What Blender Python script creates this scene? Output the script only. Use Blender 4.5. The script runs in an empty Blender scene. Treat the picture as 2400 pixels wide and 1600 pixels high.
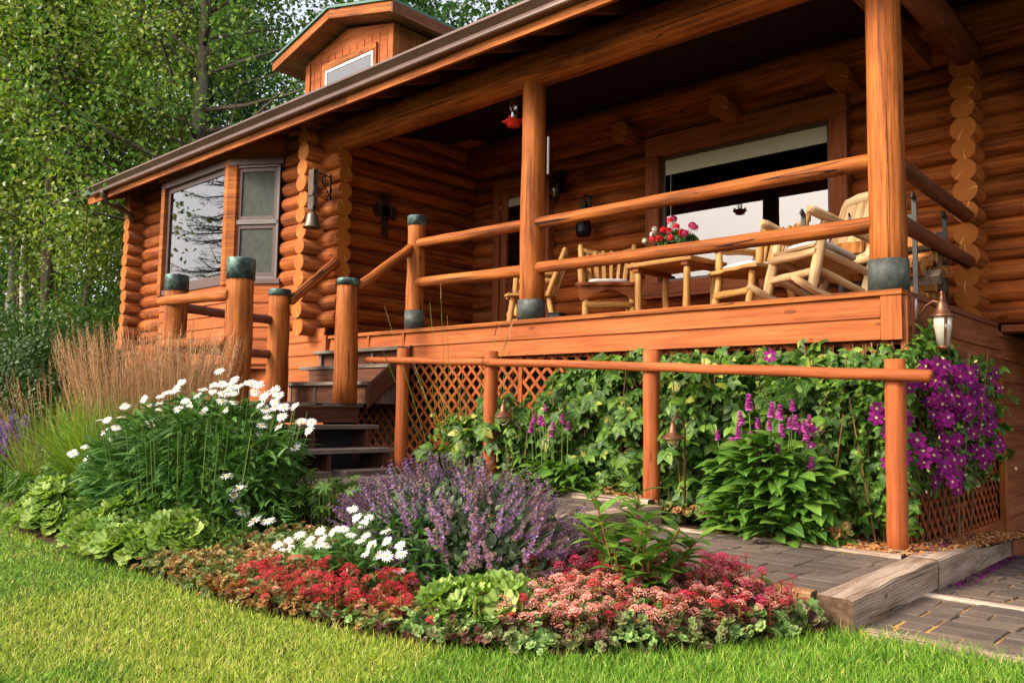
import bpy, math, random
import numpy as np
from mathutils import Vector, Matrix
random.seed(7); RNG = np.random.default_rng(11)
SC = bpy.context.scene
COL = SC.collection
R = math.radians
def U(a, b): return random.uniform(a, b)

# ------------------------------------------------------------------ materials
class NT:
    def __init__(s, name):
        s.m = bpy.data.materials.new(name); s.m.use_nodes = True
        s.nt = s.m.node_tree; s.nt.nodes.clear()
        s.out = s.nt.nodes.new('ShaderNodeOutputMaterial')
    def n(s, t, ins=None, **props):
        nd = s.nt.nodes.new('ShaderNode' + t)
        for k, v in props.items(): setattr(nd, k, v)
        for k, v in (ins or {}).items(): s.set(nd.inputs[k], v)
        return nd
    def set(s, sock, v):
        if isinstance(v, bpy.types.NodeSocket): s.nt.links.new(v, sock)
        elif isinstance(v, bpy.types.Node): s.nt.links.new(v.outputs[0], sock)
        else: sock.default_value = v
    def ramp(s, fac, stops):
        nd = s.n('ValToRGB', {0: fac}); e = nd.color_ramp.elements
        while len(e) > 1: e.remove(e[-1])
        for i, (p, c) in enumerate(stops):
            if isinstance(c, (int, float)): c = (c, c, c)
            el = e[0] if i == 0 else e.new(p)
            el.position = p; el.color = (*c, 1)
        return nd.outputs[0]
    def mix(s, fac, a, b, blend='MIX'):
        nd = s.n('Mix', data_type='RGBA', blend_type=blend)
        for i, v in ((0, fac), (6, a), (7, b)):
            if isinstance(v, tuple) and len(v) == 3: v = (*v, 1)
            s.set(nd.inputs[i], v)
        return nd.outputs[2]
    def math(s, op, a, b=0.0, c=0.0):
        nd = s.n('Math', {0: a, 1: b, 2: c}, operation=op); return nd.outputs[0]
    def noise(s, vec, scale, detail=3, rough=.5, mapping=None):
        if mapping: vec = s.n('Mapping', {0: vec, 3: mapping}).outputs[0]
        return s.n('TexNoise', {'Vector': vec, 'Scale': scale, 'Detail': detail, 'Roughness': rough}).outputs[0]
    def rnd(s): return s.n('NewGeometry').outputs['Random Per Island']
    def uv(s): return s.n('UVMap').outputs[0]
    def obj(s): return s.n('TexCoord').outputs['Object']
    def pos(s): return s.n('NewGeometry').outputs['Position']
    def bump(s, h, strength=.3, dist=.01):
        return s.n('Bump', {'Strength': strength, 'Distance': dist, 'Height': h}).outputs[0]
    def bsdf(s, col, rough=.6, metal=0., normal=None, spec=.4, **kw):
        if isinstance(col, tuple): col = (*col, 1)
        d = {'Base Color': col, 'Roughness': rough, 'Metallic': metal, 'Specular IOR Level': spec}
        if normal is not None: d['Normal'] = normal
        d.update(kw)
        return s.n('BsdfPrincipled', d)
    def end(s, sh):
        s.nt.links.new(sh.outputs[0], s.out.inputs[0]); return s.m

def wood(name, c1, c2, c3, rough=.55, crack=.6, bump=.35, gs=26, tone=.22, spec=.2, incise=0):
    rough = min(.95, rough + .1)
    t = NT(name); uv = t.uv()
    g = t.noise(uv, 1, 6, .66, (1.3, gs, 1)); b = t.noise(uv, 1, 4, .6, (.9, 3.5, 1)); g2 = t.noise(uv, 1, 3, .7, (4., gs * 4, 1))
    f = t.math('MULTIPLY_ADD', g, .48, t.math('MULTIPLY_ADD', b, .40, t.math('MULTIPLY', g2, .12)))
    col = t.ramp(f, [(.40, c1), (.5, c2), (.61, c3)])
    val = t.math('MULTIPLY_ADD', t.rnd(), tone, 1 - tone / 2)
    col = t.n('HueSaturation', {'Saturation': 1.0, 'Value': val, 'Color': col}).outputs[0]
    ck = t.noise(uv, 1, 2, .5, (.13, 6.5, 1)); d = t.math('ABSOLUTE', t.math('SUBTRACT', ck, .5))
    line = t.math('LESS_THAN', d, .0042)
    msk = t.math('GREATER_THAN', t.noise(uv, 1, 2, .5, (.5, 4., 1)), .54)
    line = t.math('MULTIPLY', line, msk)
    ck2 = t.noise(uv, 1, 2, .5, (.10, 12., 1)); l2 = t.math('LESS_THAN', t.math('ABSOLUTE', t.math('SUBTRACT', ck2, .47)), .0055); l2 = t.math('MULTIPLY', l2, t.math('GREATER_THAN', t.noise(uv, 1, 2, .5, (.7, 7., 1)), .53)); line = t.math('MAXIMUM', line, t.math('MULTIPLY', l2, .8))
    # knots
    vo = t.n('TexVoronoi', {'Vector': t.n('Mapping', {0: uv, 3: (1.6, 4.2, 1)}).outputs[0], 'Scale': 1.0, 'Randomness': 1.0})
    kn = t.math('LESS_THAN', t.math('ADD', vo.outputs[0], t.math('MULTIPLY', g2, .04)), .10)
    col = t.mix(t.math('MULTIPLY', kn, .55), col, tuple(x * .25 for x in c1))
    col = t.mix(t.math('MULTIPLY', line, crack), col, tuple(x * .12 for x in c1))
    h = t.math('SUBTRACT', g, t.math('MULTIPLY', line, 1.2))
    if incise:
        sx = t.n('SeparateXYZ', {0: uv}); fr = t.math('FRACT', t.math('MULTIPLY', sx.outputs[1], 62.)); row = t.math('FLOOR', t.math('MULTIPLY', sx.outputs[1], 62.))
        cv = t.n('CombineXYZ', {0: t.math('MULTIPLY', sx.outputs[0], 26.), 1: t.math('MULTIPLY', row, 7.3)})
        dash = t.math('MULTIPLY', t.math('LESS_THAN', fr, .16), t.math('GREATER_THAN', t.noise(cv.outputs[0], 1, 1), .42))
        col = t.mix(t.math('MULTIPLY', dash, incise), col, tuple(x * .15 for x in c1)); h = t.math('SUBTRACT', h, dash)
    return t.end(t.bsdf(col, rough, normal=t.bump(h, bump, .006), spec=spec))

def logend(name, c1, c2):
    t = NT(name); uv = t.uv()
    w = t.n('TexWave', {'Vector': uv, 'Scale': 1.5, 'Distortion': 1.2, 'Detail': 3., 'Detail Scale': 2.}, wave_type='RINGS', rings_direction='Z')
    r = t.noise(uv, 3, 4)
    col = t.mix(t.math('MULTIPLY', w.outputs[1], .45), c1, c2); col = t.mix(t.math('MULTIPLY', t.noise(uv, 1.6, 5, .7), .8), col, c2)
    # radial checks: pale wedge in a direction that depends on the log
    sx = t.n('SeparateXYZ', {0: uv}); rn = t.rnd()
    ang = t.math('ARCTAN2', sx.outputs[1], sx.outputs[0])
    dd = t.math('ABSOLUTE', t.math('SUBTRACT', ang, t.math('MULTIPLY_ADD', rn, 5.6, -2.8)))
    ck = t.math('LESS_THAN', dd, t.math('MULTIPLY', t.noise(uv, 6, 2), .13))
    col = t.mix(t.math('MULTIPLY', ck, .7), col, (.62, .36, .13))
    val = t.math('MULTIPLY_ADD', rn, .25, .87)
    col = t.n('HueSaturation', {'Value': val, 'Color': col}).outputs[0]
    return t.end(t.bsdf(col, .7, normal=t.bump(r, .3, .005), spec=.25))

def leafmat(name, c1, c2, c3, trans=.3, rough=.5, vein=.0, spec=.35, patch=None, fan=0., old=None):
    t = NT(name); rn = t.rnd()
    col = t.ramp(rn, [(0., c1), (.55, c2), (1., c3)] if not old else [(0., c1), (.55, c2), (.93, c3), (.975, old), (1., tuple(x * .8 for x in old))])
    if patch:
        p = t.noise(t.pos(), patch[0], 2); col = t.mix(t.ramp(p, [(.42, 0), (.6, 1)]), col, patch[1])
    if vein:
        sx = t.n('SeparateXYZ', {0: t.uv()}); a = t.math('ABSOLUTE', t.math('SUBTRACT', sx.outputs[0], .5))
        mid = t.math('LESS_THAN', a, .035)
        st = t.math('SINE', t.math('MULTIPLY', t.math('SUBTRACT', sx.outputs[1], t.math('MULTIPLY', a, .5)), 52.))
        st = t.math('MULTIPLY', t.math('GREATER_THAN', st, .8), .5)
        k = t.math('MULTIPLY', t.math('MAXIMUM', mid, st), vein)
        col = t.mix(k, col, tuple(min(1, x * 2.1 + .03) for x in c3))
    if fan:
        sx = t.n('SeparateXYZ', {0: t.uv()}); an = t.math('ARCTAN2', t.math('SUBTRACT', sx.outputs[1], .5), t.math('SUBTRACT', sx.outputs[0], .5))
        st = t.math('MULTIPLY_ADD', t.math('SINE', t.math('MULTIPLY', an, 9.)), .5, .5)
        col = t.mix(t.math('MULTIPLY', t.math('POWER', st, 3.), fan), col, tuple(x * .42 for x in c1))
    b = t.bsdf(col, rough, spec=spec)
    tr = t.n('BsdfTranslucent', {0: t.n('HueSaturation', {'Saturation': 1.1, 'Value': 1.25, 'Color': col}).outputs[0]})
    return t.end(t.n('MixShader', {0: trans, 1: b.outputs[0], 2: tr.outputs[0]}))

def plain(name, col, rough=.6, metal=0., spec=.4, var=.0, scale=8., **kw):
    t = NT(name)
    if var:
        nz = t.noise(t.obj(), scale, 5, .6)
        c = t.ramp(nz, [(.3, tuple(x * (1 - var) for x in col)), (.7, tuple(min(1, x * (1 + var)) for x in col))])
        return t.end(t.bsdf(c, rough, metal, t.bump(nz, .15, .004), spec, **kw))
    return t.end(t.bsdf(col, rough, metal, None, spec, **kw))

M = {}
OR1, OR2, OR3 = (.080, .017, .0028), (.245, .058, .008), (.41, .120, .019)
M['log'] = wood('stained_log', OR1, OR2, OR3, .62, .7, .7, tone=.5, spec=.25)
M['log_end'] = logend('log_end_grain', (.25, .068, .007), (.37, .115, .014))
M['post'] = wood('stained_post', (.095, .025, .005), (.255, .070, .012), (.41, .135, .026), .6, .95, .55, 30)
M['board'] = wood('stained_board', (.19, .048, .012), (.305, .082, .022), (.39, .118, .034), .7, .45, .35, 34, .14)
M['dark_board'] = wood('shaded_stain_board', (.15, .042, .016), (.24, .072, .027), (.32, .105, .042), .7, .6, .4, 30, .3)  # darker copy of the board stain, with shade in its colour
M['fence'] = wood('painted_fence_log', (.18, .042, .010), (.285, .072, .018), (.38, .106, .029), .55, .6, .45, 22, .12)
M['lattice'] = wood('lattice_strip', (.17, .038, .009), (.27, .065, .014), (.36, .095, .022), .65, .2, .2, 30, .2)
M['soffit'] = wood('soffit_board', (.085, .022, .009), (.125, .033, .012), (.17, .047, .017), .75, .3, .2, 30, .2)
M['rail_dark'] = wood('shaded_rail', (.10, .034, .018), (.16, .052, .026), (.22, .075, .036), .65, .9, .5)  # darker rail stain: the shade on side-facing wood is put into the colour
M['pine'] = wood('honey_pine', (.24, .105, .028), (.43, .225, .068), (.58, .35, .125), .5, .85, .45, 18, .2)
M['pine_pale'] = wood('pale_peeled_pine', (.24, .13, .055), (.47, .31, .155), (.64, .48, .28), .6, .9, .5, 18, .25)
M['pine_red'] = wood('varnished_red_cedar', (.14, .034, .008), (.25, .07, .016), (.34, .11, .027), .35, .4, .3)
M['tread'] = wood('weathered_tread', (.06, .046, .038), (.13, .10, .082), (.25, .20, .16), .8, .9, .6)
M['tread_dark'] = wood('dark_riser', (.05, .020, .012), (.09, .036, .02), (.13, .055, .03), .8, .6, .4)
M['timber'] = wood('weathered_timber', (.17, .105, .07), (.33, .24, .175), (.47, .37, .28), .85, .9, .8, 16, .12, .2, .62)
M['timber_new'] = wood('fresh_timber', (.19, .095, .038), (.30, .165, .07), (.40, .25, .12), .8, .7, .5, 20, .2, .2, .5)
M['bark'] = wood('tree_bark', (.05, .036, .026), (.13, .10, .075), (.24, .19, .14), .95, .5, 1., 9)
M['split'] = wood('split_firewood', (.15, .05, .014), (.36, .15, .04), (.52, .25, .08), .85, .9, .9, 14, .6)
def trim_mats():
    t = NT('bronze_gutter'); nz = t.noise(t.obj(), 2, 3)
    M['gutter'] = t.end(t.bsdf(t.ramp(nz, [(.3, (.075, .040, .030)), (.7, (.115, .066, .050))]), .32, .25, None, .5))
    M['frame'] = plain('bronze_window_frame', (.075, .042, .036), .4, .1, .4, .2)
    M['frame_grey'] = plain('grey_sash', (.11, .10, .095), .4, .3)
    t = NT('green_shingle'); nz = t.noise(t.obj(), 60, 4); b = t.n('TexBrick', {'Vector': t.obj(), 'Scale': 3., 'Color1': (.03, .09, .06, 1), 'Color2': (.045, .12, .085, 1), 'Mortar': (.015, .03, .025, 1)})
    M['shingle'] = t.end(t.bsdf(t.mix(t.math('MULTIPLY', nz, .5), b.outputs[0], (.07, .13, .1)), .9))
    M['green_trim'] = plain('green_drip_edge', (.045, .13, .10), .5)
    t = NT('copper_patina'); o = t.obj(); a = t.noise(o, 9, 6, .7); b = t.noise(o, 25, 3)
    c = t.ramp(a, [(.33, (.018, .022, .024)), (.48, (.045, .07, .07)), (.62, (.13, .23, .20)), (.75, (.05, .05, .04))])
    M['patina'] = t.end(t.bsdf(c, .55, .45, t.bump(b, .2, .004)))
    t = NT('lead_collar'); a = t.noise(t.obj(), 8, 6, .7)
    M['collar'] = t.end(t.bsdf(t.ramp(a, [(.3, (.022, .026, .025)), (.52, (.055, .065, .058)), (.72, (.16, .17, .14))]), .65, .25))
    # reflective window glass over a dark room
    t = NT('window_glass'); fr = t.n('Fresnel', {0: 1.65})
    gl = t.n('BsdfGlossy', {0: (1, 1, 1, 1), 1: .004}); tr = t.n('BsdfTransparent', {0: (.55, .58, .56, 1)})
    k = t.math('MINIMUM', t.math('MULTIPLY_ADD', fr.outputs[0], 1.25, .03), .95)
    M['glass'] = t.end(t.n('MixShader', {0: k, 1: tr.outputs[0], 2: gl.outputs[0]}))
    t = NT('insect_screen'); ck = t.n('TexNoise', {'Vector': t.n('Mapping', {0: t.obj(), 3: (8, 8, 5)}).outputs[0], 'Scale': 2., 'Detail': 4.})
    M['screen'] = t.end(t.bsdf(t.ramp(ck.outputs[0], [(.35, (.034, .040, .036)), (.65, (.050, .057, .050))]), .8))
    M['ceiling'] = plain('unlit_porch_ceiling', (.022, .011, .008), .9, 0, .1, .3, 4)  # near-black colour carries the darkness of the unlit porch underside
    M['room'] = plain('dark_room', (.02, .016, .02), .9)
    M['blind'] = plain('pale_blind', (.52, .53, .44), .8)
    M['black'] = plain('black_iron', (.012, .011, .011), .45, .6, .5, .4, 20)
    M['iron'] = plain('grey_iron', (.035, .033, .032), .6, .25, .5, .3, 20)
    M['brass'] = plain('aged_bell_bronze', (.13, .105, .075), .42, .7, .5, .35, 14)
    M['leather'] = plain('old_leather', (.075, .052, .036), .7, 0, .3, .4, 25)
    M['copper'] = plain('brown_copper', (.17, .075, .038), .42, .75, .5, .35, 12)
    M['steel'] = plain('bright_metal', (.5, .48, .46), .25, .9)
    M['carved'] = plain('dark_carved_wood', (.03, .012, .006), .7, 0, .3, .3, 30)
    t = NT('frosted_glass'); M['frost'] = t.end(t.bsdf((.50, .49, .40), .35, spec=.5, **{'Transmission Weight': .25}))
    t = NT('clear_bottle'); M['bottle'] = t.end(t.n('MixShader', {0: t.math('MULTIPLY_ADD', t.n('Fresnel', {0: 1.5}).outputs[0], 1.5, .08), 1: t.n('BsdfTransparent', {0: (.85, .88, .9, 1)}).outputs[0], 2: t.n('BsdfGlossy', {1: .03}).outputs[0]}))
    M['red'] = plain('red_plastic', (.55, .018, .012), .35)
    M['white'] = plain('white_enamel', (.75, .75, .73), .4)
    M['cushion'] = plain('pale_cushion', (.62, .56, .54), .9, 0, .2, .12, 14)
    M['pot'] = plain('dark_planter', (.03, .022, .02), .6)
    M['globe'] = plain('amber_globe', (.38, .33, .12), .25)
    M['timber_end'] = plain('timber_end_grain', (.10, .062, .04), .95, 0, .1, .5, 40)
    M['crawl_shade'] = plain('crawl_space_shade', (.045, .04, .038), .9, 0, .2, .5, 5)  # dark colour standing in for the shade behind the lattice
trim_mats()
def ground_mats():
    t = NT('lawn_soil'); p = t.pos(); a = t.noise(p, .9, 3); b = t.noise(p, 30, 4)
    c = t.mix(b, t.ramp(a, [(.4, (.025, .05, .008)), (.62, (.06, .07, .018))]), (.06, .07, .02))
    M['ground'] = t.end(t.bsdf(c, .95, spec=.1))
    t = NT('bed_soil'); p = t.pos(); b = t.noise(p, 22, 5, .7)
    M['soil'] = t.end(t.bsdf(t.ramp(b, [(.35, (.022, .013, .008)), (.55, (.06, .034, .02)), (.72, (.14, .075, .035))]), .95, normal=t.bump(b, 1., .03), spec=.1))
    t = NT('paver'); p = t.pos(); a = t.noise(p, 140, 3, .6); b = t.noise(p, 2.2, 4)
    c = t.mix(a, (.050, .038, .031), (.135, .106, .088)); c = t.mix(t.ramp(b, [(.38, 0), (.7, .65)]), c, (.19, .14, .10)); c = t.mix(t.ramp(t.noise(p, 9, 4, .7), [(.5, 0), (.7, .55)]), c, (.035, .028, .022))
    c = t.n('HueSaturation', {'Value': t.math('MULTIPLY_ADD', t.rnd(), .35, .82), 'Color': c}).outputs[0]
    M['paver'] = t.end(t.bsdf(c, .9, normal=t.bump(a, .5, .004), spec=.2))
    t = NT('joint_sand'); a = t.noise(t.pos(), 70, 4, .7); b = t.noise(t.pos(), 1.6, 2)
    c = t.mix(a, (.34, .18, .045), (.52, .33, .11)); c = t.mix(t.ramp(b, [(.38, 1), (.52, 0)]), c, (.05, .04, .035))
    M['sand'] = t.end(t.bsdf(c, .95, normal=t.bump(a, .8, .006), spec=.1))
    t = NT('grass_blade'); p = t.pos(); rn = t.rnd()
    g = t.ramp(rn, [(0, (.045, .15, .008)), (.4, (.125, .30, .015)), (.85, (.26, .43, .04)), (1, (.52, .52, .15))])
    y = t.ramp(rn, [(0, (.12, .26, .012)), (.45, (.36, .46, .035)), (.8, (.56, .56, .08)), (1, (.75, .62, .24))])
    a = t.noise(p, .8, 2); b = t.noise(p, 4.5, 3)
    sx = t.n('SeparateXYZ', {0: p}); 
    dry = t.math('MULTIPLY_ADD', b, .7, t.math('MULTIPLY', a, .9))
    dr = t.n('TexGradient', {0: t.n('Mapping', {0: p, 1: (3.4 / 1.9, -1.75 / .95, 0), 3: (1 / 1.9, 1 / .95, 0)}).outputs[0]}, gradient_type='SPHERICAL').outputs[1]
    dry = t.math('ADD', dry, t.math('MULTIPLY', dr, .5)); dry = t.math('MULTIPLY', dry, t.ramp(t.math('MULTIPLY_ADD', sx.outputs[0], .1, .5), [(.24, 1), (.335, .45)]))
    c = t.mix(t.ramp(dry, [(.82, 0), (1.12, .75)]), g, y)
    b1 = t.bsdf(c, .55, spec=.3); tr = t.n('BsdfTranslucent', {0: c})
    M['grass'] = t.end(t.n('MixShader', {0: .3, 1: b1.outputs[0], 2: tr.outputs[0]}))
    t = NT('mulch_chip'); c = t.ramp(t.rnd(), [(0, (.10, .035, .012)), (.4, (.26, .10, .03)), (.75, (.42, .19, .06)), (1, (.52, .32, .15))])
    M['chip'] = t.end(t.bsdf(c, .9, spec=.15))
ground_mats()
def plant_mats():
    L = leafmat
    M['tree_leaf'] = L('poplar_leaf', (.045, .12, .022), (.105, .21, .036), (.24, .34, .08), .42, .38)
    M['tree_dark'] = L('dark_leaf', (.022, .065, .018), (.045, .115, .028), (.08, .165, .036), .4, .45)
    M['tree_lime'] = L('aspen_leaf', (.11, .20, .025), (.25, .35, .05), (.48, .54, .16), .45, .38)
    M['shrub'] = L('shrub_leaf', (.018, .05, .010), (.035, .085, .014), (.06, .12, .02), .25, .5)
    M['needle'] = L('spruce_needle', (.010, .028, .014), (.018, .044, .02), (.028, .06, .024), .1, .6)
    M['daisy_leaf'] = L('daisy_leaf', (.022, .075, .014), (.045, .12, .02), (.085, .18, .03), .22, .42, .35)
    M['lupine_leaf'] = L('lupine_leaf', (.05, .12, .02), (.08, .17, .025), (.12, .21, .03), .3, .45)
    M['mantle'] = L('round_mantle_leaf', (.13, .25, .038), (.22, .35, .055), (.36, .46, .11), .3, .6, fan=.75)
    M['creeper'] = L('creeper_leaf', (.014, .052, .007), (.042, .115, .012), (.135, .245, .028), .3, .5, .35, old=(.36, .34, .06))
    M['clem_leaf'] = L('clematis_leaf', (.020, .066, .009), (.052, .135, .013), (.13, .245, .025), .3, .5, .3, old=(.28, .34, .06))
    M['betony'] = L('betony_leaf', (.030, .092, .011), (.060, .150, .016), (.125, .24, .03), .3, .5, .5)
    M['peony'] = L('peony_leaf', (.045, .12, .02), (.085, .19, .026), (.15, .26, .04), .28, .32, .4)
    M['sedum'] = L('sedum_leaf', (.10, .16, .05), (.16, .22, .06), (.28, .30, .09), .2, .5, patch=(5., (.20, .06, .035)))
    M['sedum_green'] = L('sedum_green_leaf', (.11, .24, .06), (.20, .33, .09), (.34, .42, .14), .2, .5, patch=(7., (.11, .035, .03)))
    M['sedum_bronze'] = L('sedum_bronze_leaf', (.25, .075, .03), (.32, .17, .05), (.26, .22, .07), .2, .5, patch=(6., (.13, .19, .05)))
    M['crimson'] = L('crimson_sedum_flower', (.27, .006, .012), (.42, .012, .028), (.58, .045, .06), .15, .6)
    M['magenta'] = L('magenta_sedum_flower', (.17, .006, .024), (.30, .012, .055), (.46, .05, .12), .15, .6)
    M['pink'] = L('pink_sedum_flower', (.48, .10, .065), (.66, .25, .19), (.80, .48, .42), .2, .6)
    M['red_stem'] = L('red_stem', (.16, .022, .014), (.26, .05, .02), (.32, .12, .04), .1, .6)
    M['stem'] = L('green_stem', (.06, .12, .02), (.09, .16, .03), (.14, .2, .04), .1, .6)
    M['brown_stem'] = L('brown_vine_stem', (.10, .045, .018), (.17, .08, .03), (.26, .14, .06), .05, .8)
    M['cat_leaf'] = L('catmint_leaf', (.05, .085, .04), (.08, .12, .055), (.12, .16, .075), .2, .6)
    M['cat_flower'] = L('catmint_flower', (.15, .075, .20), (.25, .13, .36), (.40, .25, .52), .2, .6)
    M['cat_calyx'] = L('catmint_calyx', (.13, .06, .10), (.22, .11, .13), (.30, .19, .15), .15, .7)
    M['betony_fl'] = L('betony_flower', (.46, .055, .34), (.64, .12, .50), (.78, .30, .68), .25, .6)
    M['clem_fl'] = L('clematis_petal', (.085, .002, .062), (.145, .004, .10), (.22, .012, .155), .25, .75, .3, .12)
    M['cream'] = plain('cream_stamens', (.62, .52, .28), .8)
    M['salvia_fl'] = L('salvia_flower', (.13, .05, .34), (.22, .09, .5), (.33, .17, .62), .2, .6)
    M['petal'] = L('white_daisy_petal', (.74, .74, .72), (.82, .82, .80), (.86, .86, .84), .25, .6)
    M['disc'] = plain('yellow_daisy_disc', (.62, .32, .015), .8, 0, .2, .35, 160)
    M['geranium'] = L('red_geranium_petal', (.42, .006, .012), (.58, .012, .02), (.68, .03, .05), .2, .6)
    M['geranium_dark'] = L('magenta_geranium_petal', (.24, .006, .05), (.36, .012, .09), (.42, .03, .12), .2, .6)
    M['geranium_white'] = L('white_geranium_petal', (.6, .58, .5), (.7, .68, .6), (.78, .76, .7), .2, .6)
    M['reed'] = L('reed_blade', (.09, .19, .018), (.16, .27, .028), (.28, .34, .055), .3, .5)
    M['plume'] = L('reed_plume', (.30, .16, .075), (.44, .26, .13), (.58, .38, .21), .25, .8)
    t = NT('aspen_bark'); o = t.obj(); a = t.noise(o, 1, 4, .6, (3, 3, 14)); b = t.noise(o, 2.5, 3)
    M['aspen_bark'] = t.end(t.bsdf(t.ramp(a, [(.33, (.04, .035, .03)), (.42, (.33, .32, .28)), (.7, (.52, .51, .46))]), .85, normal=t.bump(b, .4, .02)))
plant_mats()

# ------------------------------------------------------------------ mesh building
def make_obj(name, V, loops, totals, mats, midx=None, uv=None, smooth=None, parent=None):
    me = bpy.data.meshes.new(name)
    V = np.asarray(V, np.float32); loops = np.asarray(loops, np.int32); totals = np.asarray(totals, np.int32)
    me.vertices.add(len(V)); me.vertices.foreach_set('co', V.ravel())
    me.loops.add(len(loops)); me.loops.foreach_set('vertex_index', loops)
    me.polygons.add(len(totals))
    st = np.zeros(len(totals), np.int32); st[1:] = np.cumsum(totals)[:-1]
    me.polygons.foreach_set('loop_start', st)
    if midx is not None: me.polygons.foreach_set('material_index', np.asarray(midx, np.int32))
    if smooth is not None: me.polygons.foreach_set('use_smooth', np.asarray(smooth, bool))
    if uv is not None:
        l = me.uv_layers.new(name='UVMap'); l.data.foreach_set('uv', np.asarray(uv, np.float32).ravel())
    me.update(calc_edges=True); me.validate()
    for m in mats: me.materials.append(M[m] if isinstance(m, str) else m)
    o = bpy.data.objects.new(name, me); COL.objects.link(o)
    if parent is not None: o.parent = parent; o.matrix_parent_inverse = Matrix.Identity(4); o.location = -parent_loc(parent)
    return o
def parent_loc(p):
    # parts are modelled in world coordinates; parents are never rotated while parts are being attached
    v = Vector(p.location)
    while p.parent: p = p.parent; v = v + Vector(p.location)
    return v

class MB:
    def __init__(s): s.V = []; s.L = []; s.T = []; s.UVs = []; s.MI = []; s.S = []
    def face(s, idx, uvs, m=0, smooth=False):
        s.L += idx; s.T.append(len(idx)); s.UVs += uvs; s.MI.append(m); s.S.append(smooth)
    def tube(s, pts, rad, n=12, m=0, cap=None, wob=0., closed=True, square=False):
        pts = [Vector(p) for p in pts]
        if not hasattr(rad, '__len__'): rad = [rad] * len(pts)
        cap = m if cap is None else cap
        t0 = (pts[1] - pts[0]).normalized()
        ref = Vector((0, 0, 1)) if abs(t0.z) < .9 else Vector((1, 0, 0))
        a = t0.cross(ref).normalized(); u0, v0 = U(0, 60), U(0, 60); base = len(s.V); d = 0
        ph0 = U(0, 6.28) if not square else math.pi / 4
        ang = [ph0 + 2 * math.pi * k / n for k in range(n)]; rm = sum(rad) / len(rad); ds = []
        for i, p in enumerate(pts):
            t = (pts[min(i + 1, len(pts) - 1)] - pts[max(i - 1, 0)]).normalized()
            a = (a - t * a.dot(t)).normalized(); b = t.cross(a)
            if i: d += (p - pts[i - 1]).length
            ds.append(d); w = 1 + (U(-wob, wob) if wob else 0)
            for k in range(n):
                r = rad[i] * w * (1 + (U(-wob, wob) * .3 if wob else 0))
                s.V.append(p + (a * math.cos(ang[k]) + b * math.sin(ang[k])) * r)
        for i in range(len(pts) - 1):
            for k in range(n):
                k2 = (k + 1) % n; q = [base + i * n + k, base + i * n + k2, base + (i + 1) * n + k2, base + (i + 1) * n + k]
                va, vb = v0 + rm * 6.283 * k / n, v0 + rm * 6.283 * (k + 1) / n
                s.face(q, [(u0 + ds[i], va), (u0 + ds[i], vb), (u0 + ds[i + 1], vb), (u0 + ds[i + 1], va)], m, not square)
        if closed:
            for e, rev in ((0, True), (len(pts) - 1, False)):
                ids = [base + e * n + k for k in range(n)]; uvs = [(math.cos(x), math.sin(x)) for x in ang]
                if rev: ids.reverse(); uvs.reverse()
                s.face(ids, uvs, cap)
    def cyl(s, p0, p1, r0, r1=None, n=12, m=0, cap=None, wob=0., step=.6):
        p0, p1 = Vector(p0), Vector(p1); r1 = r0 if r1 is None else r1
        k = max(1, int((p1 - p0).length / step)) if wob else 1
        s.tube([p0.lerp(p1, i / k) for i in range(k + 1)], [r0 + (r1 - r0) * i / k for i in range(k + 1)], n, m, cap, wob)
    def hexa(s, c, m=0):
        b = len(s.V); s.V += [Vector(x) for x in c]; u0, v0 = U(0, 60), U(0, 60)
        ex = [(Vector(c[1]) - Vector(c[0])), (Vector(c[3]) - Vector(c[0])), (Vector(c[4]) - Vector(c[0]))]
        ln = [e.length for e in ex]; lo = ln.index(max(ln))
        P = [(0, 0, 0), (1, 0, 0), (1, 1, 0), (0, 1, 0), (0, 0, 1), (1, 0, 1), (1, 1, 1), (0, 1, 1)]
        for f in ((0, 3, 2, 1), (4, 5, 6, 7), (0, 1, 5, 4), (1, 2, 6, 5), (2, 3, 7, 6), (3, 0, 4, 7)):
            ax = [i for i in range(3) if len({P[k][i] for k in f}) > 1]
            if lo in ax: ua = lo; va = [i for i in ax if i != lo][0]
            else: ua, va = ax
            s.face([b + k for k in f], [(u0 + P[k][ua] * ln[ua], v0 + P[k][va] * ln[va] + (.37 * va)) for k in f], m)
    def box(s, x0, x1, y0, y1, z0, z1, m=0):
        s.hexa([(x0, y0, z0), (x1, y0, z0), (x1, y1, z0), (x0, y1, z0), (x0, y0, z1), (x1, y0, z1), (x1, y1, z1), (x0, y1, z1)], m)
    def bar(s, p0, p1, w, h, m=0, up=(0, 0, 1)):
        p0, p1 = Vector(p0), Vector(p1); t = (p1 - p0).normalized(); a = t.cross(Vector(up)).normalized() * (w / 2); b = a.cross(t).normalized() * (h / 2)
        s.hexa([p0 - a - b, p1 - a - b, p1 + a - b, p0 + a - b, p0 - a + b, p1 - a + b, p1 + a + b, p0 + a + b], m)
    def prism(s, poly, d, m=0, mside=None):
        """polygon (list of 3-D points) extruded along vector d"""
        n = len(poly); b = len(s.V); d = Vector(d); P = [Vector(p) for p in poly]; s.V += P + [p + d for p in P]
        o = P[0]; e1 = (P[1] - P[0]).normalized(); nn = d.normalized(); e2 = nn.cross(e1); u0 = U(0, 50)
        uv = [((p - o).dot(e1) + u0, (p - o).dot(e2) + u0) for p in P]
        s.face(list(range(b + n - 1, b - 1, -1)), uv[::-1], m); s.face(list(range(b + n, b + 2 * n)), uv, m)
        for k in range(n):
            k2 = (k + 1) % n; L = (P[k2] - P[k]).length
            s.face([b + k, b + k2, b + n + k2, b + n + k], [(u0, u0), (u0 + L, u0), (u0 + L, u0 + d.length), (u0, u0 + d.length)], m if mside is None else mside)
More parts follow.
